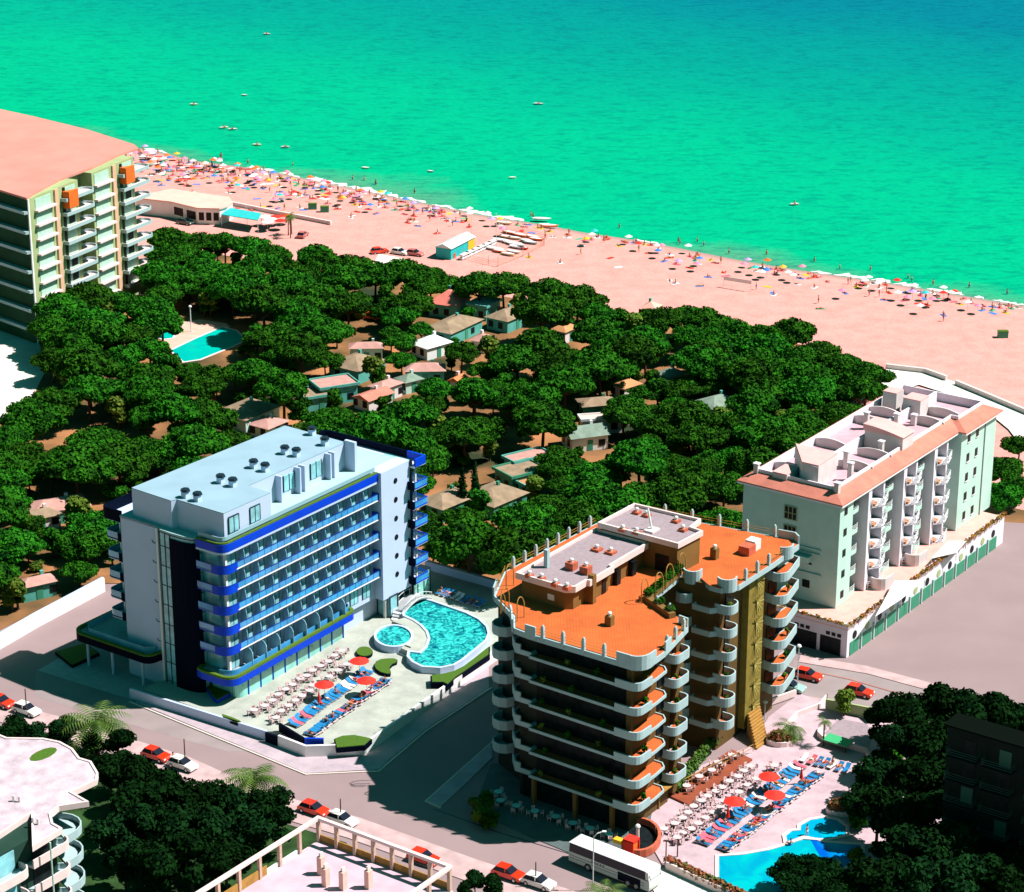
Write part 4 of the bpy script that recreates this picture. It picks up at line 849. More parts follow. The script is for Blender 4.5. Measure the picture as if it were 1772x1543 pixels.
def corner_right():
    O=G(1668,1262,19); F=Frame(O); h=thing('apartment_building','dark shaded apartment block behind black trees, bottom right corner','building',(*O,0),TA)
    dk=mat('shade_green_render',(.004,.012,.009),.9,.3,.4)  # shade on this block is put into its wall, roof, rail and blind colours
    M().box(0,3,-26,2,0,19).build('wall',dk,h); M().box(-.4,3.2,-26.4,2.4,19,19.2).build('roof',mat('shade_roofing',(.004,.007,.005),.95,spec=0),h)
    for k in range(6):
        z=15.6-3.05*k
        for y0 in(1.5,-3,-8.5,-14,-19.5):
            P=[(0,y0),(-1.3,y0),(-1.3,y0-3.8),(0,y0-3.8)]; b=M().prism(P,z-.2,z).build('balcony',dk,h); r=M()
            for zz in(z+.4,z+.7,z+1.0): r.path([(x,y,zz) for x,y in P],.03,4)
            r.build('railing',mat('shade_green_rail',(.04,.12,.10),.6),b)
            M().box(-.06,0,y0-3.2,y0-1.7,z+.1,z+2.2).build('window',mat('shade_green_blind',(.03,.12,.09),.6) if (k+int(y0))%3==0 else DARKWIN,h)
corner_right()
def right_edge():
    O=G(1764,935,16); h=thing('house','coral roofed house with a green side wall cut by the right edge','house',(*O,0),TA-.1)
    M().prism([(0,0),(0,14),(12,14),(12,-14),(4,-14),(0,-14)],0,15.8).build('wall',TEALW,h)
    M().prism([(-1.4,-14),(-1.4,4.5),(13,5),(13,-14)],15.8,16.1,[(5,-14),(5,2),(6,2),(6,-14)]).build('roof',CORAL,h)
#right_edge()
# ================================================================ HOTEL POOL TERRACE
def terrace_hotel():
    F=FH
    D=[(-4.2,12.2),(-3.9,-9.8),(-2.7,-11.8),(-4.4,-17.2),(.2,-22.8),(31.6,-20.3),(52,-18),(51.6,6),(41,8),(1.2,1.7),(.9,9),(-1,12.4)]
    o=M().prism([F.W(*p) for p in D],-.1,1.0).build('terrace',DECK); tag(o,kind='structure')
    # left forecourt
    o=M().sheet([F.W(*p) for p in[(-6,12.5),(-7,30),(3,31),(14,32),(14,18.9),(0,18.9),(0,11.6)]],.018).build('forecourt',CONC); tag(o,kind='structure')
    wl=thing('terrace_wall','pale blue grey street wall round the pool terrace of the blue hotel','wall',(*F.W(-5.0,4),0),TA)
    def sh(P): return [(x+5.0,y-4) for x,y in P]
    M().band(sh([(-5.8,13.2),(-4.6,-10.6)]),.35,0,1.5).build('wall_body',HWHITE,wl)
    M().band(sh([(-4.9,-12.9),(-5.1,-17.8),(-.2,-23.8),(10,-22.9),(33,-21.0),(52,-18.6)]),.35,0,1.7).build('wall_body',WHITE,wl)
    M().box(*(lambda a,b,c,d:(a+5,b+5,c-4,d-4))(-4.95,-4.6,-12.8,-10.7),0,1.5).build('gate',NAVY,wl)
    nv=thing('retaining_wall','navy and bright blue wall along the sunken entrance steps of the hotel terrace','wall',(*F.W(-3,-14),0),TA)
    def s2(P): return [(x+3,y+14) for x,y in P]
    M().band(s2([(-2.6,-11.4),(-4.0,-16.8)]),-.3,1.0,2.2).build('wall_body',NAVY,nv); M().band(s2([(-4.0,-16.8),(-2.6,-18.9)]),-.3,1.0,2.2).build('blue_end',BLUE,nv)
    bw=thing('boundary_wall','long grey white wall behind the sunbeds at the far end of the hotel terrace','wall',(*F.W(51.8,6),0),TA)
    M().band([(0,0),(0,-24)],.35,0,2.3).build('wall_body',HWHITE,bw); M().band([(-.1,0),(-.1,-24)],.55,2.3,2.42).build('coping',CONC,bw)
    def bed(px,z,hh,label,edge=NAVY):
        P=[G(u,v,z+hh) for u,v in px]; cx=sum(p[0] for p in P)/len(P); cy=sum(p[1] for p in P)/len(P)
        b=thing('planter_bed',label,'planter',(cx,cy,z),0,'planter beds on the hotel terrace'); Q=[(x-cx,y-cy) for x,y in P]
        M().prism(Q,0,hh).build('bed_edge',edge,b); M().prism([(x*.95,y*.95) for x,y in Q],hh,hh+.1).build('grass',LAWN,b)
    bed([(630.5+14.5*math.cos(t),1127.5+8.5*math.sin(t)) for t in[i*PI/10 for i in range(20)]],1,.4,'round grass bed with dark rim on the hotel terrace')
    z2=lambda L:[(600+x/6.815,980+y/6.815) for x,y in L]
    bed(z2([(320,1170),(345,1120),(400,1095),(480,1085),(560,1085),(598,1100),(590,1130),(540,1150),(510,1180),(505,1210),(520,1240),(515,1270),(480,1275),(400,1255),(340,1215)]),1,.4,'kidney shaped grass bed with dark rim on the hotel terrace')
    bed(z2([(985,1290),(1120,1275),(1260,1240),(1380,1180),(1500,1090),(1600,1010),(1690,940),(1690,1030),(1560,1120),(1400,1230),(1280,1310),(1180,1400),(1130,1375),(990,1375)]),1,.9,'long grass bed curving between the big hotel pool and the street wall')
    z1=lambda L:[(400+x/3.852,980+y/3.852) for x,y in L]
    bed(z1([(685,1150),(740,1130),(820,1125),(900,1140),(940,1150),(890,1195),(700,1212)]),1,.7,'half round grass bed in the front corner of the hotel terrace')
    bed(z1([(-60,985),(0,1005),(60,1030),(72,1045),(40,1045),(-60,1010)]),1,.4,'narrow grass strip by the street wall near the stair tower')
    bed([(352,1182),(398,1185),(404,1196),(375,1212),(368,1206)],1,.5,'low blue edged hedge box at the foot of the stair tower',BLUE)
    bed([(95,1128),(150,1112),(172,1130),(125,1152)],0,.4,'dark grass square on the left forecourt of the blue hotel')
    # pools
    WZ=1.85
    def pool(px,label,name='swimming_pool'):
        P=[G(u,v,WZ) for u,v in px]; cx=sum(p[0] for p in P)/len(P); cy=sum(p[1] for p in P)/len(P); Q=[(x-cx,y-cy) for x,y in P][::-1]
        b=thing(name,label,'pool',(cx,cy,1)); M().band(Q,-.35,0,1.08,True).build('pool_wall',HWHITE,b); M().sheet(Q,.86).build('water',POOLM,b); return b,Q
    main=z2([(690,590),(680,560),(730,500),(800,430),(880,395),(1000,420),(1200,490),(1400,560),(1550,635),(1640,720),(1662,800),(1630,880),(1500,990),(1350,1110),(1250,1168),(1100,1198),(900,1185),(790,1130),(735,1070),(745,1020),(870,1035),(950,960),(985,860),(960,780),(890,700),(800,640)])
    pool(main,'large free form pool with rippled teal water beside the blue hotel')
    pool(z2([(555+205*math.cos(t),830+120*math.sin(t)) for t in[i*PI/14 for i in range(28)]]),'small round raised pool on the terrace of the blue hotel')
    pool(z2([(430,455),(600,345),(740,345),(690,420),(590,500),(520,520)]),'small dark pool basin against the glass of the blue hotel')
    P=[G(u,v,1.97) for u,v in z2([(530,640),(690,600),(800,650),(880,705),(945,785),(968,860),(935,955),(870,1020),(745,1005),(640,960),(735,890),(772,815),(755,760),(690,700),(600,665)])]
    o=M().prism(P,1.0,1.94).build('pool_platform',DECK); tag(o,kind='structure')
    for px,lab in(([(525,610),(650,630),(668,545),(560,520)],'stone steps rising to the pool platform beside the footbridge'),([(600,1000),(720,1045),(760,990),(650,950)],'stone steps between the round pool and the big pool')):
        q=z2(px); a=[Vector((*G(u,v,1.4),0)) for u,v in q]; s=thing('steps',lab,'steps',(a[0].x,a[0].y,1))
        for i in range(4):
            t0,t1=i/4,(i+1)/4; A=a[0].lerp(a[3],t0)-a[0];B=a[1].lerp(a[2],t0)-a[0];C=a[1].lerp(a[2],t1)-a[0];D_=a[0].lerp(a[3],t1)-a[0]
            M().prism([(A.x,A.y),(B.x,B.y),(C.x,C.y),(D_.x,D_.y)],0,.24*(i+1)-.02).build('step',CONC if i%2 else WHITE,s)
    # footbridge
    a=Vector((*G(*z2([(620,510)])[0],2),2)); b=Vector((*G(*z2([(935,345)])[0],2),2)); br=thing('footbridge','small arched grey footbridge with white rails over the hotel pool channel','bridge',(a.x,a.y,1),math.atan2(b.y-a.y,b.x-a.x)); L=(b-a).length
    m=M(); n=10; wv=1.1
    for i in range(n):
        for sgn in(0,):
            x0,x1=L*i/n,L*(i+1)/n; z0,z1=1+.9*math.sin(PI*i/n),1+.9*math.sin(PI*(i+1)/n)
            m.add([(x0,-wv,z0),(x1,-wv,z1),(x1,wv,z1),(x0,wv,z0),(x0,-wv,z0-.25),(x1,-wv,z1-.25),(x1,wv,z1-.25),(x0,wv,z0-.25)],[(0,1,2,3),(4,7,6,5),(0,4,5,1),(3,2,6,7)])
    m.build('bridge_deck',CONC,br); r=M()
    for sgn in(-1,1):
        r.path([(L*i/n,wv*sgn,1.9+.9*math.sin(PI*i/n)) for i in range(n+1)],.05,5); r.path([(L*i/n,wv*sgn,1.0+.9*math.sin(PI*i/n)) for i in range(n+1)],.07,5)
        for i in range(0,n+1,2): r.tube((L*i/n,wv*sgn,1+.9*math.sin(PI*i/n)),(L*i/n,wv*sgn,1.9+.9*math.sin(PI*i/n)),.04,5)
    r.build('railing',STEEL,br)
terrace_hotel()
# ================================================================ ORANGE BLOCK'S POOL DECK
def deck_orange():
    def S(name,px,z,mt,h=None):
        P=[G(u,v,z) for u,v in px]; m=M().prism(P,-.05,z) if h is None else M().sheet(P,z); return tag(m.build(name,mt),kind='structure')
    S('pool_deck',[(1130,1395),(1185,1335),(1300,1290),(1330,1240),(1370,1210),(1385,1200),(1500,1245),(1590,1260),(1720,1420),(1600,1700),(1380,1700),(1255,1545),(1150,1502),(1120,1450)],.15,ODECK)
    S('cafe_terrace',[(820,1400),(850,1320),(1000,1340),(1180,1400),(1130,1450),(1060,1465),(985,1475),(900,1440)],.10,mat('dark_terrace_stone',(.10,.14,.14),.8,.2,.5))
    S('wood_deck',[(1153,1374),(1192,1392),(1302,1313),(1265,1296)],.42,WOOD)
    def pool(px,lab,mt,z=.19):
        P=[G(u,v,z) for u,v in px]; cx,cy=P[0]; Q=[(x-cx,y-cy) for x,y in P][::-1]
        b=thing('swimming_pool',lab,'pool',(cx,cy,z)); M().sheet(Q,0).build('water',mt,b); M().band(Q,-.45,-.03,.09,True).build('coping',PINKTRIM,b); return b,(cx,cy)
    b,c0=pool([(1244,1482),(1285,1479),(1330,1471),(1362,1462),(1392,1450),(1430,1458),(1490,1462),(1490,1475),(1462,1500),(1440,1535),(1400,1580),(1244,1580)],'large pool running from bright turquoise to deep blue at the bottom right',POOL5)
    q=[G(*p,.2) for p in[(1402,1452),(1430,1458),(1489,1462),(1489,1474),(1461,1499),(1440,1530),(1420,1540),(1424,1512),(1440,1492),(1418,1480)]]; M().sheet([(x-c0[0],y-c0[1]) for x,y in q],.01).build('deep_water',POOL3,b)
    pool([(1362,1457),(1360,1446),(1370,1438),(1385,1437),(1386,1428),(1402,1419),(1426,1415),(1448,1419),(1463,1430),(1464,1444),(1430,1452),(1388,1449)],'shallow rounded pool with pale rim joined to the big pool',POOL4,.23)
    def low(name,px,hh,mt,lab,z=.15,t=.3,closed=False):
        P=[G(u,v,z) for u,v in px]; x0,y0=P[0]; o=thing(name,lab,'wall',(x0,y0,z)); M().band([(x-x0,y-y0) for x,y in P],t,0,hh,closed).build('wall_body',mt,o); return o
    low('garden_wall',[(1335,1220),(1378,1205)],1.0,PINKTRIM,'short pale wall by the driveway behind the ochre block')
    low('garden_wall',[(1335,1290),(1380,1240),(1420,1225),(1432,1210)],.7,PINKTRIM,'pale kerb wall of the side yard with the bushy palm')
    low('garden_wall',[(1428,1228),(1500,1242),(1512,1252)],1.6,OLIVEW,'olive wall between the pool deck and the street')
    low('garden_wall',[(1420,1262),(1414,1274),(1422,1282),(1440,1288),(1470,1296),(1497,1304),(1502,1316),(1530,1322)],.8,PINKTRIM,'curved pale wall round the paved court behind the sunbeds')
    S('court',[(1427,1268),(1452,1243),(1500,1252),(1512,1270),(1500,1303),(1455,1287)],.17,GRAVEL,1)
    low('garden_wall',[(1150,1497),(1152,1504),(1230,1540),(1300,1570)],1.0,PINKTRIM,'long low flower bed wall along the street by the bus')
    # round brick pit
    c=(1103,1452); P=[G(c[0]+36*math.cos(t),c[1]+27*math.sin(t),.3) for t in[R(-115)+i*R(215)/14 for i in range(15)]]; x0,y0=P[0]
    o=thing('stair_well','round sunken stair pit with a curved brick red rim in front of the ochre block','stairwell',(x0,y0,.1)); M().band([(x-x0,y-y0) for x,y in P],.35,0,1.0).build('rim_wall',BRICKRED,o); M().sheet([(x-x0,y-y0) for x,y in P],.12).build('pit',DARKWIN,o)
    # roof terrace table tennis like green sun roof
    x,y=G(1450,1292,.15); o=thing('ping_pong_table','green table tennis table standing on the pink deck','table',(x,y,.15),TA-PI/2)
    M().box(-1.9,1.9,-1.1,1.1,.95,1.02).build('table_top',mat('bright_green_board',(.05,.42,.17),.6),o)
    for a in(-1.6,1.6):
        for b in(-.9,.9): M().tube((a,b,0),(a,b,.95),.06,6).build('leg',DFRAME,o)
    # hedge beside the wood deck
    rng=np.random.default_rng(12); cs=[]; p0=Vector(G(1168,1362,1)); p1=Vector(G(1250,1262,1))
    for i in range(16): p=p0.lerp(p1,i/15); cs.append((p.x-p0.x,p.y-p0.y,.9,.85,.85,1.0))
    o=thing('hedge','flowering hedge at the foot of the ochre block beside the brown deck','hedge',(p0.x,p0.y,0)); m=M(); v,f=leaves(rng,cs,2600,.2,.8); m.add(v,f); m.build('foliage',mat('hedge_foliage',(.10,.20,.02),.8,0,1.4,col2=(.03,.10,.01)),o)
    M().band([(cs[0][0],cs[0][1]-.3),(cs[-1][0],cs[-1][1]-.3)],.5,0,.5).build('bed_wall',WHITE,o)
    # flower bed by the bus and flower tubs
    cs=[]
    for i in range(14): x,y=G(1160+i*11,1492+i*5.2,.8); cs.append((x,y,.7,.8,.6,.7))
    x0,y0=cs[0][:2]; o=thing('flower_bed','mixed red and green flower bed behind the street wall by the bus','flower bed',(x0,y0,.15)); m=M(); v,f=leaves(rng,[(a-x0,b-y0,c_,d,e,g) for a,b,c_,d,e,g in cs],2200,.2,.8); m.add(v,f); m.build('planting',mat('mixed_flowers',(.05,.12,.02),.8,0,1.0,col2=(.45,.10,.05)),o)
    for u,v,lab in((1350,1285,'round planter of orange and green shrubs beside the side yard'),(1455,1405,'rounded planter with red flowers at the edge of the dark trees')):
        x,y=G(u,v,.15); o=thing('round_planter',lab,'planter',(x,y,.15)); M().band([(1.9*math.cos(t),1.4*math.sin(t)) for t in[i*PI/8 for i in range(16)]],.25,0,.7,True).build('planter_rim',PINKTRIM,o); m=M(); v_,f=leaves(rng,[(0,0,.8,1.6,1.2,1.0)],700,.2,.8); m.add(v_,f); m.build('planting',mat('mixed_flowers',(.05,.12,.02)),o)
    # pergola bar with small canopy near the brick pit
    x,y=G(1140,1400,.1); o=thing('canopy','small ochre canopy on a post beside the corner of the ochre block','canopy',(x,y,.1),TA); M().box(-2.2,2.2,-1.3,1.3,3.2,3.35).build('canopy_roof',RUST,o); M().tube((0,0,0),(0,0,3.2),.12,8).build('post',RUST,o)
    x,y=G(1092,1478,.1); o=thing('play_kiosk','small red framed booth standing behind the bus roof','booth',(x,y,.1),TA)
    M().box(-.6,.6,-.6,.6,0,1.9).build('booth_body',ORANGE,o); e=M(); e.box(-.75,-.6,-.75,.75,0,2.2); e.box(.6,.75,-.75,.75,0,2.2); e.box(-.75,.75,-.75,.75,2.0,2.25); e.build('booth_frame',RED,o)
    x,y=G(1073,1472,.1); o=thing('drinks_cart','white and orange cart beside the red booth behind the bus','cart',(x,y,.1),TA); M().box(-.7,.7,-.6,.6,0,1.3).build('cart_body',WHITE,o); M().box(-.72,.1,-.62,.62,1.3,1.8).build('cart_awning',YELLOW,o)
    # railing of the wood deck
    fr=thing('railing','thin ochre railing running along the brown wooden deck','railing',(*G(1265,1296,.4),.42)); x0,y0=G(1265,1296,.4); r=M()
    A=[G(u,v,.4) for u,v in((1303,1300),(1160,1372))]; 
    for z in(.5,1.0): r.tube((A[0][0]-x0,A[0][1]-y0,z),(A[1][0]-x0,A[1][1]-y0,z),.05,5)
    for i in range(9): t=i/8; x=A[0][0]+(A[1][0]-A[0][0])*t-x0; y=A[0][1]+(A[1][1]-A[0][1])*t-y0; r.tube((x,y,0),(x,y,1.05),.05,5)
    r.build('rails',RUST,fr)
deck_orange()
ORD='first second third fourth fifth sixth seventh eighth ninth tenth eleventh twelfth thirteenth fourteenth fifteenth sixteenth seventeenth eighteenth nineteenth twentieth twenty-first twenty-second twenty-third twenty-fourth twenty-fifth twenty-sixth twenty-seventh twenty-eighth twenty-ninth thirtieth'.split()
# ================================================================ VEHICLES
def car(u,v,ang,paint,label,z=.01,L=4.1,van=False,group=None):
    x,y=G(u,v,z+.5); c=thing('parked_car',label,'car',(x,y,z),ang,group); W=.84
    def prof(P,w0,w1,name,mt,par):
        m=M(); q=len(P); m.add([(px,-(w0 if pz<.95 else w1),pz) for px,pz in P]+[(px,(w0 if pz<.95 else w1),pz) for px,pz in P],[tuple(range(q)),tuple(range(q,2*q))[::-1]]+[(j,(j+1)%q,q+(j+1)%q,q+j) for j in range(q)]); return m.build(name,mt,par)
    h=L/2
    b=prof([(-h,.30),(-h+.05,.72),(-h+.35,.86),(-h+.5,.90),(h-1.15,.90),(h-.2,.74),(h,.55),(h,.30)],W,W,'body',paint,c)
    prof([(-h+.25,.902),(-h+.62,1.36),(h-1.95,1.38),(h-1.2,.902)],W-.08,W-.2,'cabin_glass',CGLASS,c)
    r=M(); r.add([(-h+.62,-.64,1.37),(h-1.95,-.64,1.39),(h-1.95,.64,1.39),(-h+.62,.64,1.37),(-h+.62,-.64,1.42),(h-1.95,-.64,1.44),(h-1.95,.64,1.44),(-h+.62,.64,1.42)],[(0,3,2,1),(4,5,6,7),(0,1,5,4),(1,2,6,5),(2,3,7,6),(3,0,4,7)])
    for sx in(-.05,):
        for sy in(-1,1): r.box(sx-.05,sx+.05,sy*.74-.03,sy*.74+.03,.9,1.38)
    r.build('car_roof',paint,c)
    for wx in(-h+.75,h-.8):
        for sy in(-1,1):
            w_=M().tube((wx,sy*(W-.16),.31),(wx,sy*(W+.03),.31),.31,12).build('wheel',TYRE,c); M().tube((wx,sy*(W+.0),.31),(wx,sy*(W+.045),.31),.18,8).build('rim',RIM,w_)
    for sy in(-1,1): M().box(h-.06,h+.03,sy*.6-.18,sy*.6+.18,.52,.68).build('headlight',WHITE,c)
    return c
CRED=mat('red_car_paint',(.80,.035,.008),.25,spec=.6); CWHITE=mat('white_car_paint',(.78,.78,.76),.3,spec=.6); CTEAL=mat('pale_green_car_paint',(.30,.55,.48),.3,spec=.6); CPINK=mat('faded_rose_car_paint',(.55,.16,.15),.4,spec=.5); CDARK=mat('dark_green_car_paint',(.03,.07,.05),.3,spec=.6)
a=R(-33)
car(270,1306,a,CRED,'red hatchback parked below the blue hotel beside the dark trees',.12)
car(316,1322,a,CWHITE,'pale car half hidden by leaves just right of the red hatchback below the hotel',.12)
car(2,1214,a,CRED,'red car cut by the left edge of the photo',.12)
car(46,1228,a,CWHITE,'pale car under the thin post near the left edge',.12)
car(543,1400,a,CRED,'red car showing above the far corner of the pergola roof',.12)
car(592,1418,a,CWHITE,'white car behind the pergola roof beam under a thin post',.12)
car(880,1511,a,CRED,'red hatchback parked at the bottom edge left of the bus',.12)
car(932,1526,a,CWHITE,'pale car at the bottom edge between the red hatchback and the bus',.12)
car(733,1484,a,CRED,'red car seen through the right end of the roof pergola',.12)
car(1398,1168,R(-30),CRED,'red car parked at the kerb right of the ochre block',.02)
car(1486,1196,R(-30),CRED,'red car half hidden behind the small yellow green palm',.02)
car(1368,1188,R(-30),CTEAL,'pale green car in the shade at the right foot of the ochre block',.02)
car(657,434,R(20),CRED,'red car at the edge of the sand, left of a white one',.06); car(692,436,R(-30),CWHITE,'white car between two red cars at the edge of the sand',.06); car(718,438,R(-25),CPINK,'dull red car at the edge of the sand, right of the white one',.06)
car(524,406,R(75),CPINK,'faded rose car standing on the bare ground near the beach palms',.06); car(320,384,R(-30),CDARK,'dark green car in front of the white beach restaurant',.06)
car(292,440,R(-30),CRED,'orange red car under the pines right of the olive tower',.03); car(642,548,R(-20),CRED,'red car under pines near the grey tan roofs',.03)
def bus():
    A=Vector(G(993,1456,3.3)); B=Vector(G(1114,1503,3.3)); d=B-A; ang=math.atan2(d.y,d.x); L=11.8; n=Vector((-math.sin(ang),math.cos(ang))); mid=(A+B)/2+n*1.25
    b=thing('coach_bus','white coach with dark window band parked beside the pool deck','bus',(mid.x,mid.y,.02),ang); h=L/2; W=1.25
    def side(P,w,name,mt,tw=None):
        m=M(); q=len(P); m.add([(x,-w,z) for x,z in P]+[(x,w,z) for x,z in P],[tuple(range(q)),tuple(range(q,2*q))[::-1]]+[(j,(j+1)%q,q+(j+1)%q,q+j) for j in range(q)]); return m.build(name,mt,b)
    side([(-h,.45),(-h,1.75),(h+.05,1.75),(h+.1,.9),(h,.45)],W,'body',mat('bus_white_paint',(.58,.66,.62),.35,.06,.5))
    side([(-h+.05,1.752),(-h+.12,2.95),(h-.45,2.95),(h-.08,1.752)],W-.03,'window_band',CGLASS)
    m=M(); m.prism([(-h,-W),(h-.5,-W),(h-.2,-W+.3),(h-.2,W-.3),(h-.5,W),(-h,W)],2.955,3.15,[(-h+.4,-W+.35),(h-.7,-W+.35),(h-.6,-W+.5),(h-.6,W-.5),(h-.7,W-.35),(-h+.4,W-.35)]); m.build('bus_roof',WHITE,b)
    side([(h-.48,1.9),(h-.55,2.9),(h-.12,2.9),(h+.0,1.9)],W+.01,'front_pillar',WHITE)
    for z in(.95,1.3): M().box(-h+.2,h-.6,-W-.02,-W,z,z+.05).build('side_stripe',DFRAME,b)
    M().box(h-4.5,h-1.2,-W-.015,-W,.5,1.6).build('dark_panel',NAVY,b)
    M().box(h-1.2,h+.02,-W-.02,W+.02,1.75,1.82).build('bumper_line',CONC,b)
    for wx in(-h+2.9,h-3.0,h-1.8):
        for s in(-1,1):
            w_=M().tube((wx,s*(W-.2),.5),(wx,s*(W+.04),.5),.5,14).build('wheel',TYRE,b); M().tube((wx,s*(W+.02),.5),(wx,s*(W+.07),.5),.27,10).build('rim',RIM,w_)
    for s in(-1,1): M().tube((h,s*1.1,2.5),(h+.35,s*1.45,2.3),.06,6).build('mirror',DFRAME,b)
    for i in range(5): M().box(-h+3.4+i*.42,-h+3.6+i*.42,-W-.025,-W,1.42,1.6).build('side_lettering',DFRAME,b)
bus()
# ================================================================ POSTS AND LAMPS
def post(u,v,h,label,mt=None,r=.09,globe=False,arm=False):
    x,y=G(u,v,0); o=thing('lamp_post' if globe or arm else 'street_post',label,'lamp post' if globe or arm else 'post',(x,y,0)); M().tube((0,0,0),(0,0,h),r,7,r*.8).build('pole',mt or BARK,o)
    if globe: M().dome(0,0,h,.35,.35,10,3).build('lamp_globe',WHITE,o)
    if arm: M().path([(0,0,h),(.4,0,h+.5),(1.1,.1,h+.7)],.07,5).build('lamp_arm',STEEL,o); M().box(1.0,1.5,-.05,.25,h+.62,h+.76).build('lamp_head',WHITE,o)
post(47,1240,4.2,'thin brown post beside the pale car near the left edge'); post(321,1328,4.2,'thin brown post beside the pale car below the hotel'); post(590,1424,3.4,'thin brown post behind the pergola roof'); post(927,1535,3.4,'thin brown post at the bottom edge left of the bus')
post(1379,1200,7.2,'tall street lamp with white globe by the right foot of the ochre block',STEEL,.07,True); post(1323,1245,2.6,'short lamp with white globe by the outer stairs',STEEL,.07,True)
post(1026,1541,7.2,'curved white street lamp leaning in front of the bus',STEEL,.07,arm=True); post(1430,1228,2.4,'short post on the olive wall behind the court'); post(1152,1496,3.2,'short brown post at the corner of the street flower bed'); post(1172,1484,2.6,'brown post inside the street flower bed')
post(331,575,5.4,'white lamp on the pink deck of the pool in the woods',STEEL,.12,True); post(816,408,5,'tall thin pole beside the turquoise hut',GREYW,.06); post(859,428,8,'tall flag pole among the beached boats',GREYW,.08); post(470,340,6,'thin pole on the crowded beach above the restaurant awning',GREYW,.05)
post(398,365,6,'thin pole at the corner of the teal restaurant awning',GREYW,.05); post(428,392,5,'thin pole in front of the teal restaurant awning',GREYW,.05); post(1103,1460,2.4,'white globe lamp on a gate pillar by the brick pit',PINKTRIM,.25,True); post(172,1468,3,'lamp with white globe beside the curved balconies at the bottom left',STEEL,.08,True)
# ================================================================ TABLES, CHAIRS, LOUNGERS, PARASOLS
def mk_table(tm):
    o=thing('round_table','x','table',(0,0,-500)); M().cyl(0,0,.70,.75,.55,12).build('table_top',tm,o); q=M(); q.cyl(0,0,.0,.70,.05,6); q.cyl(0,0,0,.04,.3,8); q.build('table_leg',DFRAME,o); return o
TAB=mk_table(PWHITE); TABT=mk_table(mat('pale_teal_table_top',(.35,.75,.70),.5))
m=M(); m.box(-.24,.24,-.24,.24,.40,.45); m.box(-.24,.24,.2,.26,.45,.86)
for sx in(-.2,.2):
    for sy in(-.2,.2): m.box(sx-.025,sx+.025,sy-.025,sy+.025,0,.4)
    m.box(sx-.04,sx+.04,-.2,.2,.6,.64)
CH=m.build('plastic_chair',mat('rosy_white_plastic',(.72,.50,.50),.5),None,(0,0,-500)); tag(CH,'x','chair')
def tset(u,v,z,lab,glab,tp=None,n=4):
    x,y=G(u,v,z+.5); a0=random.uniform(0,1.5); dup(tp or TAB,(x,y,z),a0,lab,'round tables '+glab)
    for i in range(n):
        a=a0+i*2*PI/n+random.uniform(-.3,.3); r=random.uniform(.72,.95); dup(CH,(x+r*math.cos(a),y+r*math.sin(a),z),a-PI/2,'plastic chair at '+lab.replace('round white table','table').replace('round teal table','table').replace('from the left ',''),'plastic chairs '+glab)
z1=lambda L:[(400+x/3.852,980+y/3.852) for x,y in L]; z6=lambda L:[(1080+x/3.692,1180+y/3.692) for x,y in L]
z5=lambda L:[(820+x/3.674,1080+y/3.674) for x,y in L]
for P,z,row,gl in((z1([(155,965),(225,935),(275,900),(315,860),(365,825),(410,795),(460,755),(505,735),(545,700),(595,670),(650,640),(690,600),(735,570)]),1,'in the row beside the hotel glass','on the hotel terrace'),
    (z1([(300,1015),(335,970),(385,935),(430,900),(475,870),(525,835),(545,800),(655,740),(715,700),(770,660)]),1,'in the middle row of the hotel terrace','on the hotel terrace'),
    (z6([(255,945),(325,910),(375,875),(410,840),(445,800),(495,765),(535,735),(585,705),(625,680),(675,640),(730,610),(765,575),(805,545)]),.15,'in the row beside the brown deck','on the pink pool deck'),
    (z6([(340,1000),(375,970),(430,945),(475,910),(520,875),(570,840),(615,805),(640,770),(735,710),(790,665),(845,625),(960,540)]),.15,'in the middle row of the pink deck','on the pink pool deck'),
    (z6([(400,670),(480,610),(560,570),(600,520),(690,475)]),.43,'on the brown wooden deck','on the brown deck')):
    for i,(u,v) in enumerate(P): tset(u,v,z,'%s round white table from the left %s'%(ORD[i],row),gl)
for i,(u,v) in enumerate(z5([(155,1073),(168,1128),(270,1162),(388,1195),(520,1230),(628,1272),(738,1305),(858,1340)])): tset(u,v,.1,'%s round teal table from the left in the shade before the ochre block'%ORD[i],'in the shade before the ochre block',TABT)
o=LG=thing('sun_lounger','x','sunbed',(0,0,-500)); m=M(); m.box(-.95,.95,-.33,.33,.26,.31)
for sx in(-.8,.7):
    for sy in(-.28,.28): m.box(sx-.03,sx+.03,sy-.03,sy+.03,0,.26)
m.build('frame',PWHITE,o); m=M(); m.box(-.95,.3,-.31,.31,.312,.38); m.add([(.3,-.31,.312),(.3,.31,.312),(.95,.31,.72),(.95,-.31,.72),(.3,-.31,.38),(.3,.31,.38),(.92,.31,.78),(.92,-.31,.78)],[(0,1,2,3),(4,7,6,5),(0,4,5,1),(3,2,6,7),(0,3,7,4),(1,5,6,2)]); m.build('mattress',LBLUE,o)
PINKM=mat('pink_towelling',(.75,.12,.18),.9); LWH=mat('white_towelling',(.8,.78,.8),.9)
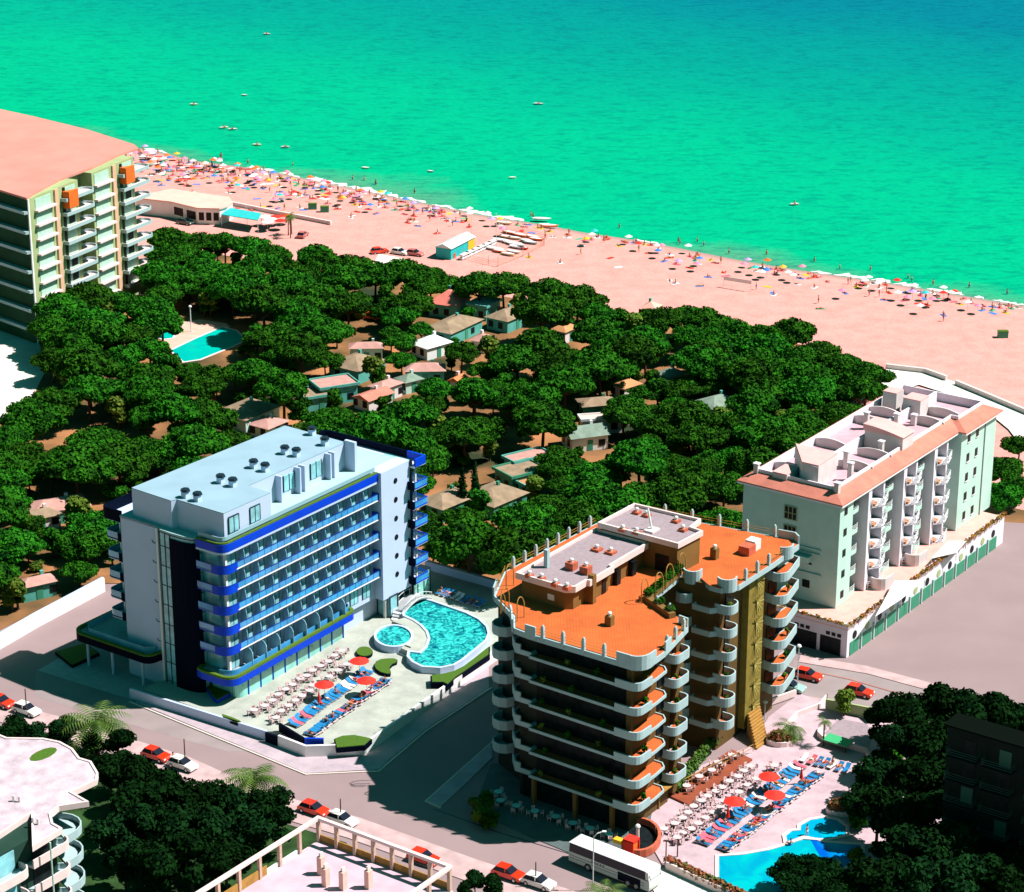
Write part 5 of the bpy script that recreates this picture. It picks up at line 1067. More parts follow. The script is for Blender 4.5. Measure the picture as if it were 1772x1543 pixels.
def lrow(A,B,n,z,ang,lab,where,occ=.35,rowjit=.12):
    cols=['red','blue','white','black','pink','orange']
    for i in range(n):
        t=i/(n-1); u=A[0]+(B[0]-A[0])*t; v=A[1]+(B[1]-A[1])*t; x,y=G(u,v,z+.3); x+=random.uniform(-rowjit,rowjit); y+=random.uniform(-rowjit,rowjit); an=ang+random.uniform(-.12,.12)
        o=dup(LG,(x,y,z),an,'%s blue sunbed from the left %s'%(ORD[i],lab),'blue sunbeds '+where,mats={'mattress':random.choice([LBLUE]*6+[PINKM,LWH])})
        if random.random()<occ:
            k=random.choice(['lying','lying','sitting']); c=random.choice(cols)
            person(k,x,y,z+(.36 if k=='lying' else .42),an-PI/2+PI+ (0 if k=='lying' else 0),c,'%s %s bather on %s sunbed %s'%(k,c,ORD[i],lab.replace('of the','of').replace('in the','in')),'sunbathers '+where)
E2=TA-PI/2
lrow((508,1253),(636,1161),25,1,E2+PI,'in the upper row of the hotel terrace','on the hotel terrace')
lrow((538,1269),(669,1176),25,1,E2,'in the lower row of the hotel terrace','on the hotel terrace',.45)
lrow((762,1024),(833,1045),9,1,TA,'behind the big hotel pool','behind the hotel pool',.5)
lrow((1216,1457),(1384,1325),30,.15,E2+PI,'in the upper row of the pink deck','on the pink deck')
lrow((1253,1468),(1415,1339),30,.15,E2,'in the lower row of the pink deck','on the pink deck',.45)
lrow((1393,1312),(1464,1330),7,.15,TA,'in the short back row of the pink deck','in the back row',.6)
def parasol(u,v,z,label,mt,r=1.35,h=2.3,closed=False,group=None,key=None):
    x,y=G(u,v,z+(h if not closed else h*.6)); key=(mt.name,closed,r)
    if key not in PAR:
        o=thing('parasol','x','parasol',(0,0,-500)); M().tube((0,0,0),(0,0,h),.035,5).build('pole',STEEL,o); m=M()
        if closed: m.cyl(0,0,h*.35,h,.28,8,.03)
        else: m.cyl(0,0,h-.06,h+.4,r,10,.04)
        m.build('canopy',mt,o); PAR[key]=o
    return dup(PAR[key],(x,y,z),random.random(),label,group)
PAR={}
g='red parasols over the sunbeds'
parasol(622,1143,1,'open red parasol at the far end of the hotel tables, furthest back of three',RED,1.4,2.4,group=g)
parasol(634,1177,1,'open red parasol over the lower sunbeds of the hotel terrace, right of the others',RED,1.4,2.4,group=g)
parasol(561,1184,1,'open red parasol in the middle of the hotel terrace, left of the others',RED,1.4,2.4,group=g)
parasol(552,1206,1,'closed red parasol among the upper sunbeds of the hotel terrace',RED,1.4,2.6,True,g)
parasol(1331,1343,.15,'open red parasol on the pink deck, furthest back of three',RED,1.4,2.4,group=g)
parasol(1341,1375,.15,'open red parasol on the pink deck over the lower sunbeds',RED,1.4,2.4,group=g)
parasol(1271,1386,.15,'open red parasol on the pink deck, left of the others',RED,1.4,2.4,group=g)
parasol(1260,1405,.15,'closed red parasol near the left end of the pink deck',RED,1.4,2.6,True,g)
parasol(1387,1338,.15,'closed red parasol near the right end of the pink deck',RED,1.4,2.6,True,g)
# a few walkers round the pools
for i,(u,v,z,c,po,lab) in enumerate([(1367,1462,.2,'blue','sitting','person in blue swimwear sitting on the pool rim where the two pools join'),(1396,1448,.0,'white','standing','person standing in the shallow pool'),(300,1322,.12,'yellow','standing','person in yellow walking beside the red hatchback below the hotel'),(1690,712,.3,'red','standing','person in red on the promenade at the far corner of the pale block')]): person(po,*G(u,v,z),z,1.0,c,lab)
PP_=[bushy(50+i,mt,.5,1.1,160,'potted_plant',.13) for i,mt in enumerate((LEAF,LEAFY))]
for p in PP_: PROTOS.append(p)
for k,z in enumerate([20.6,17.3,14.0,10.7,7.4,4.1]):
    for j,(x,y) in enumerate(((-3.5,15.3),(-3.5,11.2),(-3.5,7.0),(-.8,2.0),(6.8,2.2),(22.4,4.2),(38.4,4.3))):
        if random.random()<.75: dup(PP_[(k+j)%2],(*FO.W(x+random.uniform(-.3,.3),y+random.uniform(-.6,.6)*(j<3)),z+(.4 if j==6 else .1)),random.random()*6,'potted plant on %s balcony of the ochre block, %s storey from the top'%(('the left front','the middle front','the right front','the corner','the short side','the middle wing','the right end')[j],ORD[k]),'potted plants on the ochre block')
# ================================================================ HOUSES IN THE WOOD
HOUSES=[]
def house(u,v,wd,dp,label,rm,wm=None,a=0,h=2.7,kind='hip',rh=1.3,name='villa'):
    z=h+.5; x,y=G(u,v,z); HOUSES.append((x,y,max(wd,dp)/2)); wm=wm or GRWALL
    o=thing(name,label,'house',(x,y,0),TA+a); X,Y=wd/2,dp/2
    M().box(-X+.4,X-.4,-Y+.4,Y-.4,0,h).build('wall',wm,o)
    if kind=='hip':
        k=min(X,Y)*.9; M().prism([(-X,-Y),(X,-Y),(X,Y),(-X,Y)],h,h+rh,[(-X+k,-Y+k),(X-k,-Y+k),(X-k,Y-k),(-X+k,Y-k)]).build('roof',rm,o)
    elif kind=='gable':
        M().add([(-X,-Y,h),(X,-Y,h),(X,Y,h),(-X,Y,h),(-X,0,h+rh),(X,0,h+rh)],[(0,1,5,4),(2,3,4,5),(0,4,3),(1,2,5),(0,3,2,1)]).build('roof',rm,o)
    else: M().box(-X,X,-Y,Y,h,h+.25).build('roof',rm,o); M().band([(-X,-Y),(X,-Y),(X,Y),(-X,Y)],.2,h+.02,h+.5,True).build('parapet',wm,o)
    for yy in(-1.4,1.0): M().box(-X+.33,-X+.4,yy,yy+1.1,.8,2.1).build('window',DARKWIN,o)
    M().box(-.5,.5,-Y+.33,-Y+.4,.05,2.1).build('door',GREEND,o); M().box(1.6,2.8,-Y+.33,-Y+.4,.8,2.0).build('window',DARKWIN,o)
    if kind!='flat': M().box(X*.3,X*.3+.5,.3,.8,h+.3,h+rh+.5).build('chimney',wm,o)
house(778,515,7.5,7,'villa with coral red hipped roof near the sand',mat('coral_red_roof',(.80,.22,.17),.85,.08,1),TEALW,.2,3,'hip',2.2)
house(838,520,6.5,5,'flat white villa with teal side wall near the sand',WHITE,TEALW,.1,3,'flat')
house(878,540,8,6,'villa with tan hipped roof behind a pine trunk near the sand',TROOF1,TEALW)
house(785,556,12,7,'wide villa with grey tan roof behind the white roofed one',TROOF1,TEALW,.05,2.8,'hip',1.2)
house(746,588,7,5.5,'small villa with gleaming white vaulted roof',WHITE,WHITE,-.2,2.6,'hip',1.4)
house(835,581,4.5,4,'tiny pink and white villa above the thick pines',TROOF3,WHITE,.2,2.6,'hip',.9)
house(618,622,9,8,'villa with large tan roof left of the white vaulted villa',TROOF1,TEALW,.0,2.8,'hip',1.5)
house(634,594,7,3.6,'long villa with narrow rosy roof just behind the large tan roof',TROOF3,GRWALL,-.9,3,'hip',.8)
house(578,658,8,6,'villa with flat rosy roof and teal green walls',TROOF3,TEALW,-.5,3.4,'flat')
house(548,675,7,6,'villa with flat tan roof joined to the rosy roofed one',TROOF1,TEALW,-.5,2.6,'flat')
house(668,660,6,4,'villa with small rosy roof in the middle of the wood',TROOF3,GREYW,-.1,2.8,'hip',.8)
house(646,678,7,4.5,'villa with coral shed roof below the small rosy one',CORAL,GREYW,-.1,2.4,'gable',.8)
house(428,703,10,8,'villa with large rosy tan roof behind the blue hotel',TROOF1,GRWALL,0,2.6,'hip',1.2)
house(465,726,6,5,'small villa with rosy roof just behind the blue hotel roof',TROOF3,GRWALL,0,2.4,'hip',.8)
house(735,632,8,4.5,'villa with curved pale rosy roof in the middle of the wood',TROOF3,TEALW,-.9,2.8,'hip',1.0)
house(708,650,4.5,4,'grey green roofed villa with a rosy ridge beside the curved roof',TROOF2,GRWALL,-.3,2.5,'hip',.9)
house(793,652,3.6,3,'tiny villa with orange roof deep in the wood',mat('orange_roof',(.78,.22,.08),.85),GREYW,.1,2.3,'gable',.8)
house(1033,690,7,5,'villa with rosy tan roof and green wall above the pink topped one',TROOF1,GREEND,-.7,3,'hip',.8)
house(1040,718,8,3,'villa with broken pink and white roof terrace',mat('pink_white_roof',(.80,.55,.50),.85,.1,.8),WHITE,-.75,2.8,'flat')
house(1012,742,7.5,6,'villa with smooth grey green roof and white gable front',TROOF2,WHITE,-.6,2.8,'gable',1.3)
house(900,808,7.5,6,'villa with tan roof and dark green wall between thick pines',TROOF1,GREEND,-.35,3,'flat')
house(912,785,8,4,'villa with pale rosy grey roof just above the tan flat one',TROOF3,TEALW,-.35,3.2,'flat')
house(855,850,9,8,'villa with wide tan roof right of two dark cypresses',TROOF1,GREEND,-.1,2.6,'hip',1.2)
house(775,857,9,6,'villa with tan roof between the cypresses and the blue hotel',TROOF1,GREEND,-.1,2.6,'hip',1.2)
house(925,828,6,3,'low outbuilding with tan and orange roof in front of the green walled villa',mat('orange_tan_roof',(.60,.28,.12),.85,.2,.6),TEALW,-.35,2.2,'flat')
house(1242,690,7.5,6,'villa with grey olive roof and teal wall among the right hand pines',TROOF2,TEALW,-.3,3,'hip',1.2)
house(1160,640,5,4,'villa with small olive grey roof near the right hand pines',TROOF2,TEALW,-.3,2.8,'hip',.9)
house(977,563,5,4,'small villa with orange tan roof behind a thin pine trunk',mat('orange_tan_roof',(.60,.28,.12),.85),GREYW,0,2.6,'hip',1)
house(1085,660,5,3.6,'small villa with orange tan roof left of the olive grey one',mat('orange_tan_roof',(.60,.28,.12),.85),GREYW,-.2,2.6,'hip',.9)
house(1127,526,4,3.6,'small pink roofed hut at the sand between two pines',mat('pink_hut_roof',(.80,.42,.34),.85),TEALW,.2,2.4,'hip',1)
house(98,867,10,6,'villa with long pale rosy roof near the left edge',TROOF3,GREYW,-.5,2.6,'hip',1)
house(66,885,7,4,'villa with tan roof just left of the long rosy one',TROOF1,GREYW,-.4,2.4,'hip',.9)
house(150,992,6,3.5,'villa with narrow rosy white roof left of the hotel',TROOF3,TEALW,-.5,2.6,'hip',.8) if False else None
house(62,1000,6,3.5,'villa with narrow rosy white roof near the left boundary wall',TROOF3,TEALW,-.4,2.6,'hip',.8)
house(262,738,4,3,'tiny pink roofed shed left of the hotel roof',TROOF3,GREYW,0,2.3,'hip',.7) if False else None
# far pool in the wood
P=[G(u,v,.05) for u,v in[(272,578),(300,560),(345,553),(392,560),(398,566),(330,612),(296,606),(284,592)]]; tag(M().prism(P,-.05,.15).build('pool_deck',mat('pink_sand_deck',(.72,.45,.36),.9,.12,.6)),kind='structure')
def fpool(px,lab):
    P=[G(u,v,.17) for u,v in px]; cx,cy=P[0]; b=thing('swimming_pool',lab,'pool',(cx,cy,.17)); M().sheet([(x-cx,y-cy) for x,y in P],0).build('water',POOL2,b); M().band([(x-cx,y-cy) for x,y in P][::-1],-.4,-.03,.07,True).build('coping',PINKTRIM,b)
fpool([(385,566),(408,572),(425,588),(400,600),(345,622),(318,626),(296,606),(340,585)],'large turquoise pool surrounded by the pine wood'); fpool([(272,573),(290,570),(303,576),(298,585),(282,587),(272,583)],'small round pool beside the large pool in the wood')
# ================================================================ TREES
def inside(p,P):
    x,y=p; c=False; n=len(P)
    for i in range(n):
        a,b=P[i],P[(i+1)%n]
        if (a[1]>y)!=(b[1]>y) and x<(b[0]-a[0])*(y-a[1])/(b[1]-a[1])+a[0]: c=not c
    return c
CROWN=[(262,392),(330,402),(430,400),(500,436),(560,436),(600,426),(640,450),(700,446),(775,456),(800,485),(850,468),(920,486),(1000,484),(1044,510),(1090,520),(1140,535),(1180,514),(1235,532),(1300,546),(1410,566),(1492,606),(1532,640),(1480,690),(1420,735),(1350,775),(1270,820),(1270,895),(1100,885),(1040,900),(880,975),(850,1000),(735,975),(735,800),(560,738),(500,735),(230,845),(200,890),(160,950),(40,1005),(-60,1050),(-60,715),(30,690),(90,640),(70,560),(115,512),(250,500)]
KEEP=[(350,588,66,30),(778,512,26,15),(840,515,22,10),(880,540,26,9),(790,556,40,12),(748,588,26,14),(835,580,18,9),(615,622,34,18),(634,594,26,9),(578,658,34,18),(545,678,24,12),(668,660,22,10),(648,678,24,10),(430,700,38,18),(470,728,26,9),(735,632,28,9),(708,648,16,8),(793,652,14,9),(1033,688,20,9),(1040,720,36,9),(1012,742,36,16),(905,800,42,22),(925,828,24,9),(860,850,36,16),(775,857,40,16),(1242,690,26,14),(1160,638,12,10),(977,562,20,7),(1085,658,12,7),(1127,528,22,10),(98,866,40,10),(66,884,26,9),(62,1000,26,8),
 (200,815,34,22),(190,705,40,16),(120,705,12,8),(250,800,14,12),(70,905,16,12),(65,960,18,10),(655,495,18,16),(655,455,18,10),(770,470,26,10),(790,785,22,14),(1130,520,24,12),(1160,545,12,8),(820,1000,26,12),(640,550,18,8),(390,545,20,7),(735,930,12,16),(270,740,14,9),(770,710,16,10),(890,720,10,8)]
BLOCK=[[G(*p) for p in[(-80,1095),(178,1010),(250,1015),(250,1250),(-80,1250)]],[FH.W(*p) for p in[(-6,-25),(50,-25),(53,8),(44,22),(-8,34)]],[FO.W(*p) for p in[(-8,-30),(50,-30),(45,33),(-6,34)]],[FW.W(*p) for p in[(-8,-8),(52,-8),(52,18),(-8,18)]],
 [(x,y) for x,y in[Frame(G(48,342,30),R(65.6)).W(*p) for p in[(-3,-3),(44,-4),(55,32),(-30,60)]]],[G(*p) for p in[(275,560),(400,552),(430,590),(340,630),(280,600)]]]
rt=random.Random(77); TR=[]; tries=0
xs_=[G(u,v,7.5) for u,v in CROWN]; x0,x1=min(p[0] for p in xs_),max(p[0] for p in xs_); y0,y1=min(p[1] for p in xs_),max(p[1] for p in xs_)
CW=xs_
for u,v in[(300,408),(345,406),(388,408),(432,408),(474,424),(508,446),(560,448),(602,444),(648,466),(700,460),(745,462),(775,470),(830,484),(872,480),(950,495),(1000,500),(1034,520),(1150,534),(1190,526),(1222,538),(1272,552),(1322,556),(1372,568),(1420,590),(1460,614),(1500,634),(1490,662),(1455,690),(1412,722),(1366,754),(1318,784)]: TR.append((*G(u,v,7.6),rt.choice([.9,1.0,1.1])))
while tries<60000 and len(TR)<292:
    tries+=1; x=rt.uniform(x0,x1); y=rt.uniform(y0,y1)
    if not inside((x,y),CW): continue
    s=rt.choice([.6,.7,.85,.95,1.05,1.15,1.3]); 
    if any((x-a)**2+(y-b)**2<(2.5*(s+c))**2 for a,b,c in TR): continue
    if any(inside((x,y),B) for B in BLOCK): continue
    if any((x-a)**2+(y-b)**2<(r+1.0)**2 for a,b,r in HOUSES): continue
    u,v=PR(x,y,7.3*s); pr=4.0*s*F_PX/(y*1.06); 
    if any(((u-a)/(b_+pr*.78))**2+((v-c)/(d+pr*.50))**2<1 for a,c,b_,d in KEEP): continue
    TR.append((x,y,s))
def zone(u,v):
    if u<200: return 'left of the blue hotel' if v>620 else 'at the foot of the olive tower'
    if u<470 and v<560: return 'between the olive tower and the pool in the wood'
    if u<470: return 'round the pool in the wood'
    if v<520: return 'at the sandy edge of the wood'
    if u<760 and v<760: return 'among the villas in the middle of the wood'
    if u<1000 and v<700: return 'between the coral red villa and the thick middle of the wood'
    if u<1010: return 'between the blue hotel and the ochre block'
    if u<1260 and v>700: return 'behind the ochre block'
    return 'in the dense wood left of the pale block'
LM=[(778,515,'the coral red villa'),(838,520,'the flat white villa by the sand'),(878,540,'the tan villa by the sand'),(785,556,'the wide grey tan villa'),(746,588,'the white vaulted villa'),(618,622,'the large tan villa'),(578,658,'the rosy flat roofed villa'),(668,660,'the small rosy villa'),(428,703,'the rosy tan villa'),(735,632,'the curved rosy roof'),(793,652,'the tiny orange roof'),(1033,690,'the rosy tan villa with green wall'),(1012,742,'the grey green gabled villa'),(905,800,'the green walled villas'),(855,850,'the tan villa near the cypresses'),(775,857,'the tan villa beside the hotel'),(1242,690,'the olive grey villa'),(1160,640,'the small olive roof'),(977,563,'the small orange tan roof'),(1127,526,'the pink beach hut'),(98,867,'the long rosy roof'),(62,1000,'the left boundary wall'),(350,590,'the pool in the wood'),(320,400,'the beach restaurant lot'),(200,500,'the olive tower'),(110,640,'the olive tower forecourt'),(560,450,'the bare lot by the beach'),(640,480,'the parked beach cars'),(200,815,'the orange clearing left of the hotel'),(60,760,'the left edge of the wood'),(300,700,'the slope above the hotel roof'),(480,560,'the wood pool bank'),(900,640,'the dark heart of the wood'),(900,480,'the boat yard'),(1300,560,'the sand above the dense wood'),(1440,640,'the sea promenade'),(1350,720,'the pale block'),(1200,800,'the back of the pale block'),(1200,560,'the sandy rim of the wood'),(1050,820,'the ochre block roof'),(950,900,'the ochre block railing'),(800,960,'the gap between hotel and ochre block')]
def near(u,v):
    a=min(LM,key=lambda q:(q[0]-u)**2+(2.2*(q[1]-v))**2); du,dv=u-a[0],(v-a[1])*1.8
    if abs(du)>abs(dv): d='right of' if du>0 else 'left of'
    else: d='in front of' if dv>0 else 'behind'
    k=math.hypot(du,dv); return ('close ' if k<45 else 'well ' if k>110 else 'just ')+d+' '+a[2]
for i,(x,y,s) in enumerate(TR):
    u,v=PR(x,y,7.3*s); zn=zone(u,v); sz='big' if s>1 else ('small' if s<.8 else 'broad')
    dup(PINES[i%4],(x,y,0),rt.random()*6.28,'%s umbrella pine %s'%(sz,near(u,v)),'umbrella pines '+zn,scale=(s,s,s*rt.uniform(.92,1.08)))
print('PINES',len(TR),tries)
# small broadleaf trees round the villas
nm=0
for t in range(3000):
    if nm>=150: break
    x=rt.uniform(x0,x1); y=rt.uniform(y0,y1)
    if not inside((x,y),CW) or any(inside((x,y),B) for B in BLOCK) or any((x-a)**2+(y-b)**2<(r+1.2)**2 for a,b,r in HOUSES): continue
    if min((x-a)**2+(y-b)**2 for a,b,c in TR)<7: continue
    u,v=PR(x,y,3); nm+=1; yb=rt.random()<.25; s=rt.uniform(.7,1.25)
    if any(((u-a)/(b_+8))**2+((v-c)/(d+4))**2<1 for a,c,b_,d in KEEP[:2]): continue
    dup(YTREE if yb else MTREE,(x,y,0),rt.random()*6,('small bright green tree ' if yb else 'small leafy tree ')+near(u,v),'small trees in the wood',scale=s)
# understorey shrubs between the pines
nb=0
for t in range(4000):
    if nb>=110: break
    x=rt.uniform(x0,x1); y=rt.uniform(y0,y1)
    if not inside((x,y),CW) or any(inside((x,y),B) for B in BLOCK) or any((x-a)**2+(y-b)**2<(r+1.5)**2 for a,b,r in HOUSES): continue
    u,v=PR(x,y,1); zn=zone(u,v); nb+=1; yb=rt.random()<.4
    dup(YBUSH if yb else BUSH,(x,y,0),rt.random()*6,('low yellow green' if yb else 'low dark green')+' shrub '+near(u,v),'shrubs '+zn,scale=rt.uniform(.9,1.7))
dup(CYP,(*G(800,868,2),0),0,'dark slim cypress before the tan roof, left of the pair',scale=1.0); dup(CYP,(*G(822,862,2),0),1,'dark slim cypress before the tan roof, right of the pair',scale=1.05)
def nb2(u,v):
    r='upper' if v<1370 else 'middle' if v<1435 else 'lower'; c='left end' if u<230 else 'left half' if u<300 else 'centre' if u<360 else 'right half' if u<440 else 'right end'
    return 'behind the white roof at the left' if u<150 and v<1300 and u<70 else 'beside the big left palm' if u<180 else '%s row, %s of the bottom left thicket'%(r,c)
def nb3(u,v):
    r=ORD[int((v-1220)//55)]; c=ORD[max(0,int((u-1480)//48))]
    return '%s row from the street, %s column from the pink deck'%(r,c)
k=0
for u,v,s in[(30,1262,.7),(100,1268,.6),(60,1275,.6),(210,1290,.8),(190,1330,.8),(240,1345,1),(230,1385,1),(290,1372,1),(345,1385,1),(400,1395,.9),(455,1398,.9),(485,1425,.8),(430,1440,1),(370,1440,1.1),(310,1430,1.1),(250,1430,1),(205,1440,.9),(330,1480,1.1),(270,1490,1),(215,1490,.8),(390,1480,.9),(160,1290,.6),(120,1255,.5)]:
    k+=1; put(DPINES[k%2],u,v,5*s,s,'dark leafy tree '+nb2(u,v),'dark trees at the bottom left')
for u,v,s in[(822,1532,.5),(852,1540,.5),(805,1545,.4)]: put(DPINES[0],u,v,4*s,s,'small dark green tree at the bottom edge right of the pergola roof','small trees at the bottom edge')
for u,v,s in[(1530,1245,1.0),(1575,1232,1.0),(1625,1225,1.1),(1672,1228,1.1),(1725,1238,1.1),(1765,1250,1),(1545,1290,1.0),(1590,1290,1.1),(1630,1290,1.1),(1535,1345,.9),(1580,1350,1.1),(1625,1350,1.1),(1520,1400,1.0),(1570,1410,1.1),(1620,1410,1.1),(1490,1385,.7),(1560,1470,1.1),(1610,1470,1.1),(1660,1470,1.1),(1535,1520,1),(1590,1530,1.1),(1650,1530,1.1),(1710,1520,1),(1760,1500,1),(1740,1540,1),(1500,1345,.6)]:
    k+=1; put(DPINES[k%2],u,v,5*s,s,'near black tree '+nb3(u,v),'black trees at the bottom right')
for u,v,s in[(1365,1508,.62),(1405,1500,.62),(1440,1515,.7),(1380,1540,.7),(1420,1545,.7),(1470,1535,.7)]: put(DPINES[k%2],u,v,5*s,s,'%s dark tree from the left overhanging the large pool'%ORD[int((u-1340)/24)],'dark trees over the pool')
for u,v,s in[(1483,1483,.55),(1497,1500,.5)]: put(YTREE,u,v,3*s,s,'pale dry looking tree by the far end of the deep blue pool','pale trees by the pool')
for u,v,s in[(1738,800,.8),(1735,850,.85),(1765,760,.6),(1760,830,.7)]: put(PINES[k%4],u,v,7*s,s,'lone pine with bare trunk right of the pale block, %s'%('upper' if v<790 else 'lower')+(' cut by the edge' if u>1750 else ' nearer the block'),'pines right of the pale block'); k+=1
for u,v,s in((165,1262,1.5),(438,1358,1.35)): put(PALMA,u,v,4,s,'big palm with pale drooping fronds '+('near the left edge below the hotel' if u<300 else 'at the right end of the thicket'))
put(PALMA,1045,1548,3,.9,'palm fronds cut by the bottom edge in front of the bus'); put(PALMB,1370,1262,1.6,1.1,'bushy palm in the side yard right of the ochre block'); put(PALMC,1427,1243,4.2,.9,'small slim palm at the corner of the curved pale wall')
put(YTREE,1462,1200,3.5,.75,'yellow green crowned tree on a thin trunk beside the street right of the ochre block')
for i,(u,v) in enumerate(((498,385),(504,383),(502,390))): put(PALMC,u,v-8,4.2,1.1,'slim palm beside the red beach parasols','palms by the beach restaurant')
for i,(u,v) in enumerate(((830,1395),(838,1385),(828,1410),(846,1420))): put(BUSH if i%2 else YBUSH,u,v,1,1.2,'leafy bush at the left end of the shaded cafe terrace','bushes at the cafe terrace')
for u,v in((1110,1140),): pass
for i in range(9): put(BUSH,1480+i*9,1420-i*14+random.uniform(-4,4),1,1.3,'green shrub along the right edge of the pink deck','shrubs along the pink deck')
# ================================================================ BEACH
def sbx(px,z,label,name,cat,mt,h): pass
P=[G(u,v,4) for u,v in[(232,342),(248,337),(296,327),(397,341),(403,350),(394,357),(380,361),(341,360),(296,349)]]; x0,y0=P[3]
o=thing('beach_restaurant','white curved beach restaurant with flat pink roof behind the olive tower','restaurant',(x0,y0,0)); Q=[(x-x0,y-y0) for x,y in P]
M().prism([(x*.98-.1,y*.98+.2) for x,y in Q],0,3.8).build('wall',WHITE,o); M().prism(Q,3.8,4.1).build('roof',mat('beach_pink_roof',(.82,.50,.42),.85,.08,.6),o)
W_=[(x*.98-.1,y*.98+.2) for x,y in Q]
for (A_,B_,n_) in ((W_[7],W_[6],3),(W_[8],W_[7],2)):
    for i in range(n_):
        f=lambda t:(A_[0]+(B_[0]-A_[0])*t,A_[1]+(B_[1]-A_[1])*t); p,q=f((i+.15)/n_),f((i+.85)/n_)
        M().band([p,q],.06,1.0,2.9).build('window',DARKWIN,o); M().band([p,q],-.06,1.0,2.9).build('window',DARKWIN,o)
P=[G(u,v,3) for u,v in[(383,371),(397,359),(452,369),(446,381)]]; x0,y0=P[0]; o=thing('terrace_awning','long teal awning of the beach restaurant terrace','awning',(x0,y0,0)); Q=[(x-x0,y-y0) for x,y in P]
M().prism(Q,2.9,3.05).build('awning_cloth',TURQ,o)
for x,y in Q: M().tube((x,y,0),(x,y,2.9),.07,5).build('pole',STEEL,o)
for i,(u,v,c) in enumerate(((458,374,LWH),(468,378,LWH),(478,374,RED),(486,381,RED),(495,372,RED),(463,383,LWH))): parasol(u,v,.1,('white' if c is LWH else 'red')+' parasol right of the teal restaurant awning',c,1.5,2.3,group='parasols at the beach restaurant')
A=Vector(G(767,426,3)); B=Vector(G(808,405,3)); d=B-A
o=thing('beach_hut','turquoise beach hut with pale ridged roof above the pines','hut',(A.x,A.y,.05),math.atan2(d.y,d.x)); L=d.length
M().box(0,L,-1.9,1.9,0,2.6).build('wall',TURQ,o); M().add([(-.2,-2.2,2.6),(L+.2,-2.2,2.6),(L+.2,2.2,2.6),(-.2,2.2,2.6),(-.2,0,3.5),(L+.2,0,3.5)],[(0,1,5,4),(2,3,4,5),(0,4,3),(1,2,5)]).build('roof',mat('pale_blue_roof',(.62,.74,.76),.7),o)
M().box(L*.72,L+.0,-1.98,-1.9,.2,2.3).build('yellow_shutter',YELLOW,o); M().box(L*.1,L*.2,-1.97,-1.9,0,1.2).build('red_panel',BRICKRED,o)
def boat(u,v,ang,L,col,label,z=.25,kind='boat',group=None,deck=None):
    x,y=G(u,v,z); o=thing('beach_boat' if kind=='boat' else kind,label,'boat',(x,y,z),ang,group); h=L/2; w=L*.13+.15
    top=[(-h,-w*.6),(-h*.4,-w),(h*.3,-w*.95),(h*.8,-w*.5),(h,0),(h*.8,w*.5),(h*.3,w*.95),(-h*.4,w),(-h,w*.6)]; bot=[(p[0]*.86,p[1]*.55) for p in top]
    M().prism(bot,0,.45,top).build('hull',col,o); M().prism([(p[0]*.8,p[1]*.72) for p in top],.452,.5).build('boat_deck',deck or LWH,o); return o
bw_=mat('boat_white',(.80,.78,.80),.4); bo=mat('boat_orange',(.80,.22,.08),.4); br_=mat('boat_red',(.75,.06,.04),.4); bg_=mat('boat_grey_green',(.32,.42,.42),.5); bsea=mat('weathered_boat_white',(.55,.45,.48),.6); by_=mat('boat_cream',(.80,.65,.42),.5)
for i,(u,v,c,cn) in enumerate([(868,417,bw_,'white'),(876,411,by_,'cream'),(890,413,by_,'cream'),(900,408,bo,'orange'),(912,418,bg_,'grey'),(918,421,bg_,'grey'),(893,424,bw_,'white'),(884,421,bw_,'white'),(903,430,br_,'red'),(897,429,bw_,'white'),(889,437,bw_,'white'),(928,415,bo,'orange'),(884,404,bo,'orange'),(922,411,by_,'cream'),(880,441,by_,'cream'),(858,432,bw_,'white'),(866,436,bo,'orange')]):
    boat(u,v,R(-32+random.uniform(-8,8)),3.6 if i%3 else 4.6,c,'%s boat lying on the sand in the fenced boat yard, %s'%(cn,'upper part' if v<418 else 'lower part'),group='%s boats in the boat yard'%cn)
for i in range(6):
    u,v=804+i*9.5,442-i*4.4; x,y=G(u,v,.8); o=thing('boat_rack','white boat stacked on the rack beside the turquoise hut, %s from the left'%ORD[i],'boat',(x,y,.1),R(60),'white boats on the rack'); M().box(-1.6,1.6,-.4,.4,.9,1.3).build('upper_hull',bw_,o); M().box(-1.6,1.6,-.4,.4,.2,.6).build('lower_hull',bw_,o); M().tube((-1,0,0),(-1,0,1.4),.06,5).build('rack_post',TIMBER,o)
boat(938,380,R(-8),4.5,bw_,'white pedal boat at the water line near a standing bather'); boat(950,392,R(-5),4.5,bo,'orange red boat pulled up at the water line'); boat(873,387,R(-20),4,by_,'yellow boat at the water line above the boat yard')
for u,v,L,c,lab in((932,181,3.6,bw_,'white pedal boat with pink riders far out on the right'),(462,60,3.0,bw_,'distant white boat furthest out on the sea'),(336,182,3.0,by_,'distant cream boat out left on the sea'),(388,222,3.2,by_,'left one of two pedal boats close together off the beach'),(403,225,3.2,bw_,'right one of two pedal boats close together off the beach'),(423,166,2.2,bw_,'tiny white float out on the left of the sea'),(445,252,3,by_,'pedal boat near the shore above the crowded beach'),(494,256,3,bw_,'pale pedal boat with two riders off the crowded beach'),(633,292,2.6,by_,'pale air bed near the shore in the middle of the beach'),(887,309,2.2,by_,'lone pink float in the middle of the sea'),(1375,355,3,bw_,'faint white boat off the right part of the beach'),(745,298,2,bw_,'tiny air bed off the middle of the beach')):
    o=boat(u,v,R(random.uniform(-20,20)),L*.8,bsea if c is bw_ else c,lab,-.25)
    if L>2.8: x,y=G(u,v,-.2); person('sitting',x,y,.05,random.random()*6,'pink' if u in(932,887) else 'black','person riding the '+lab)
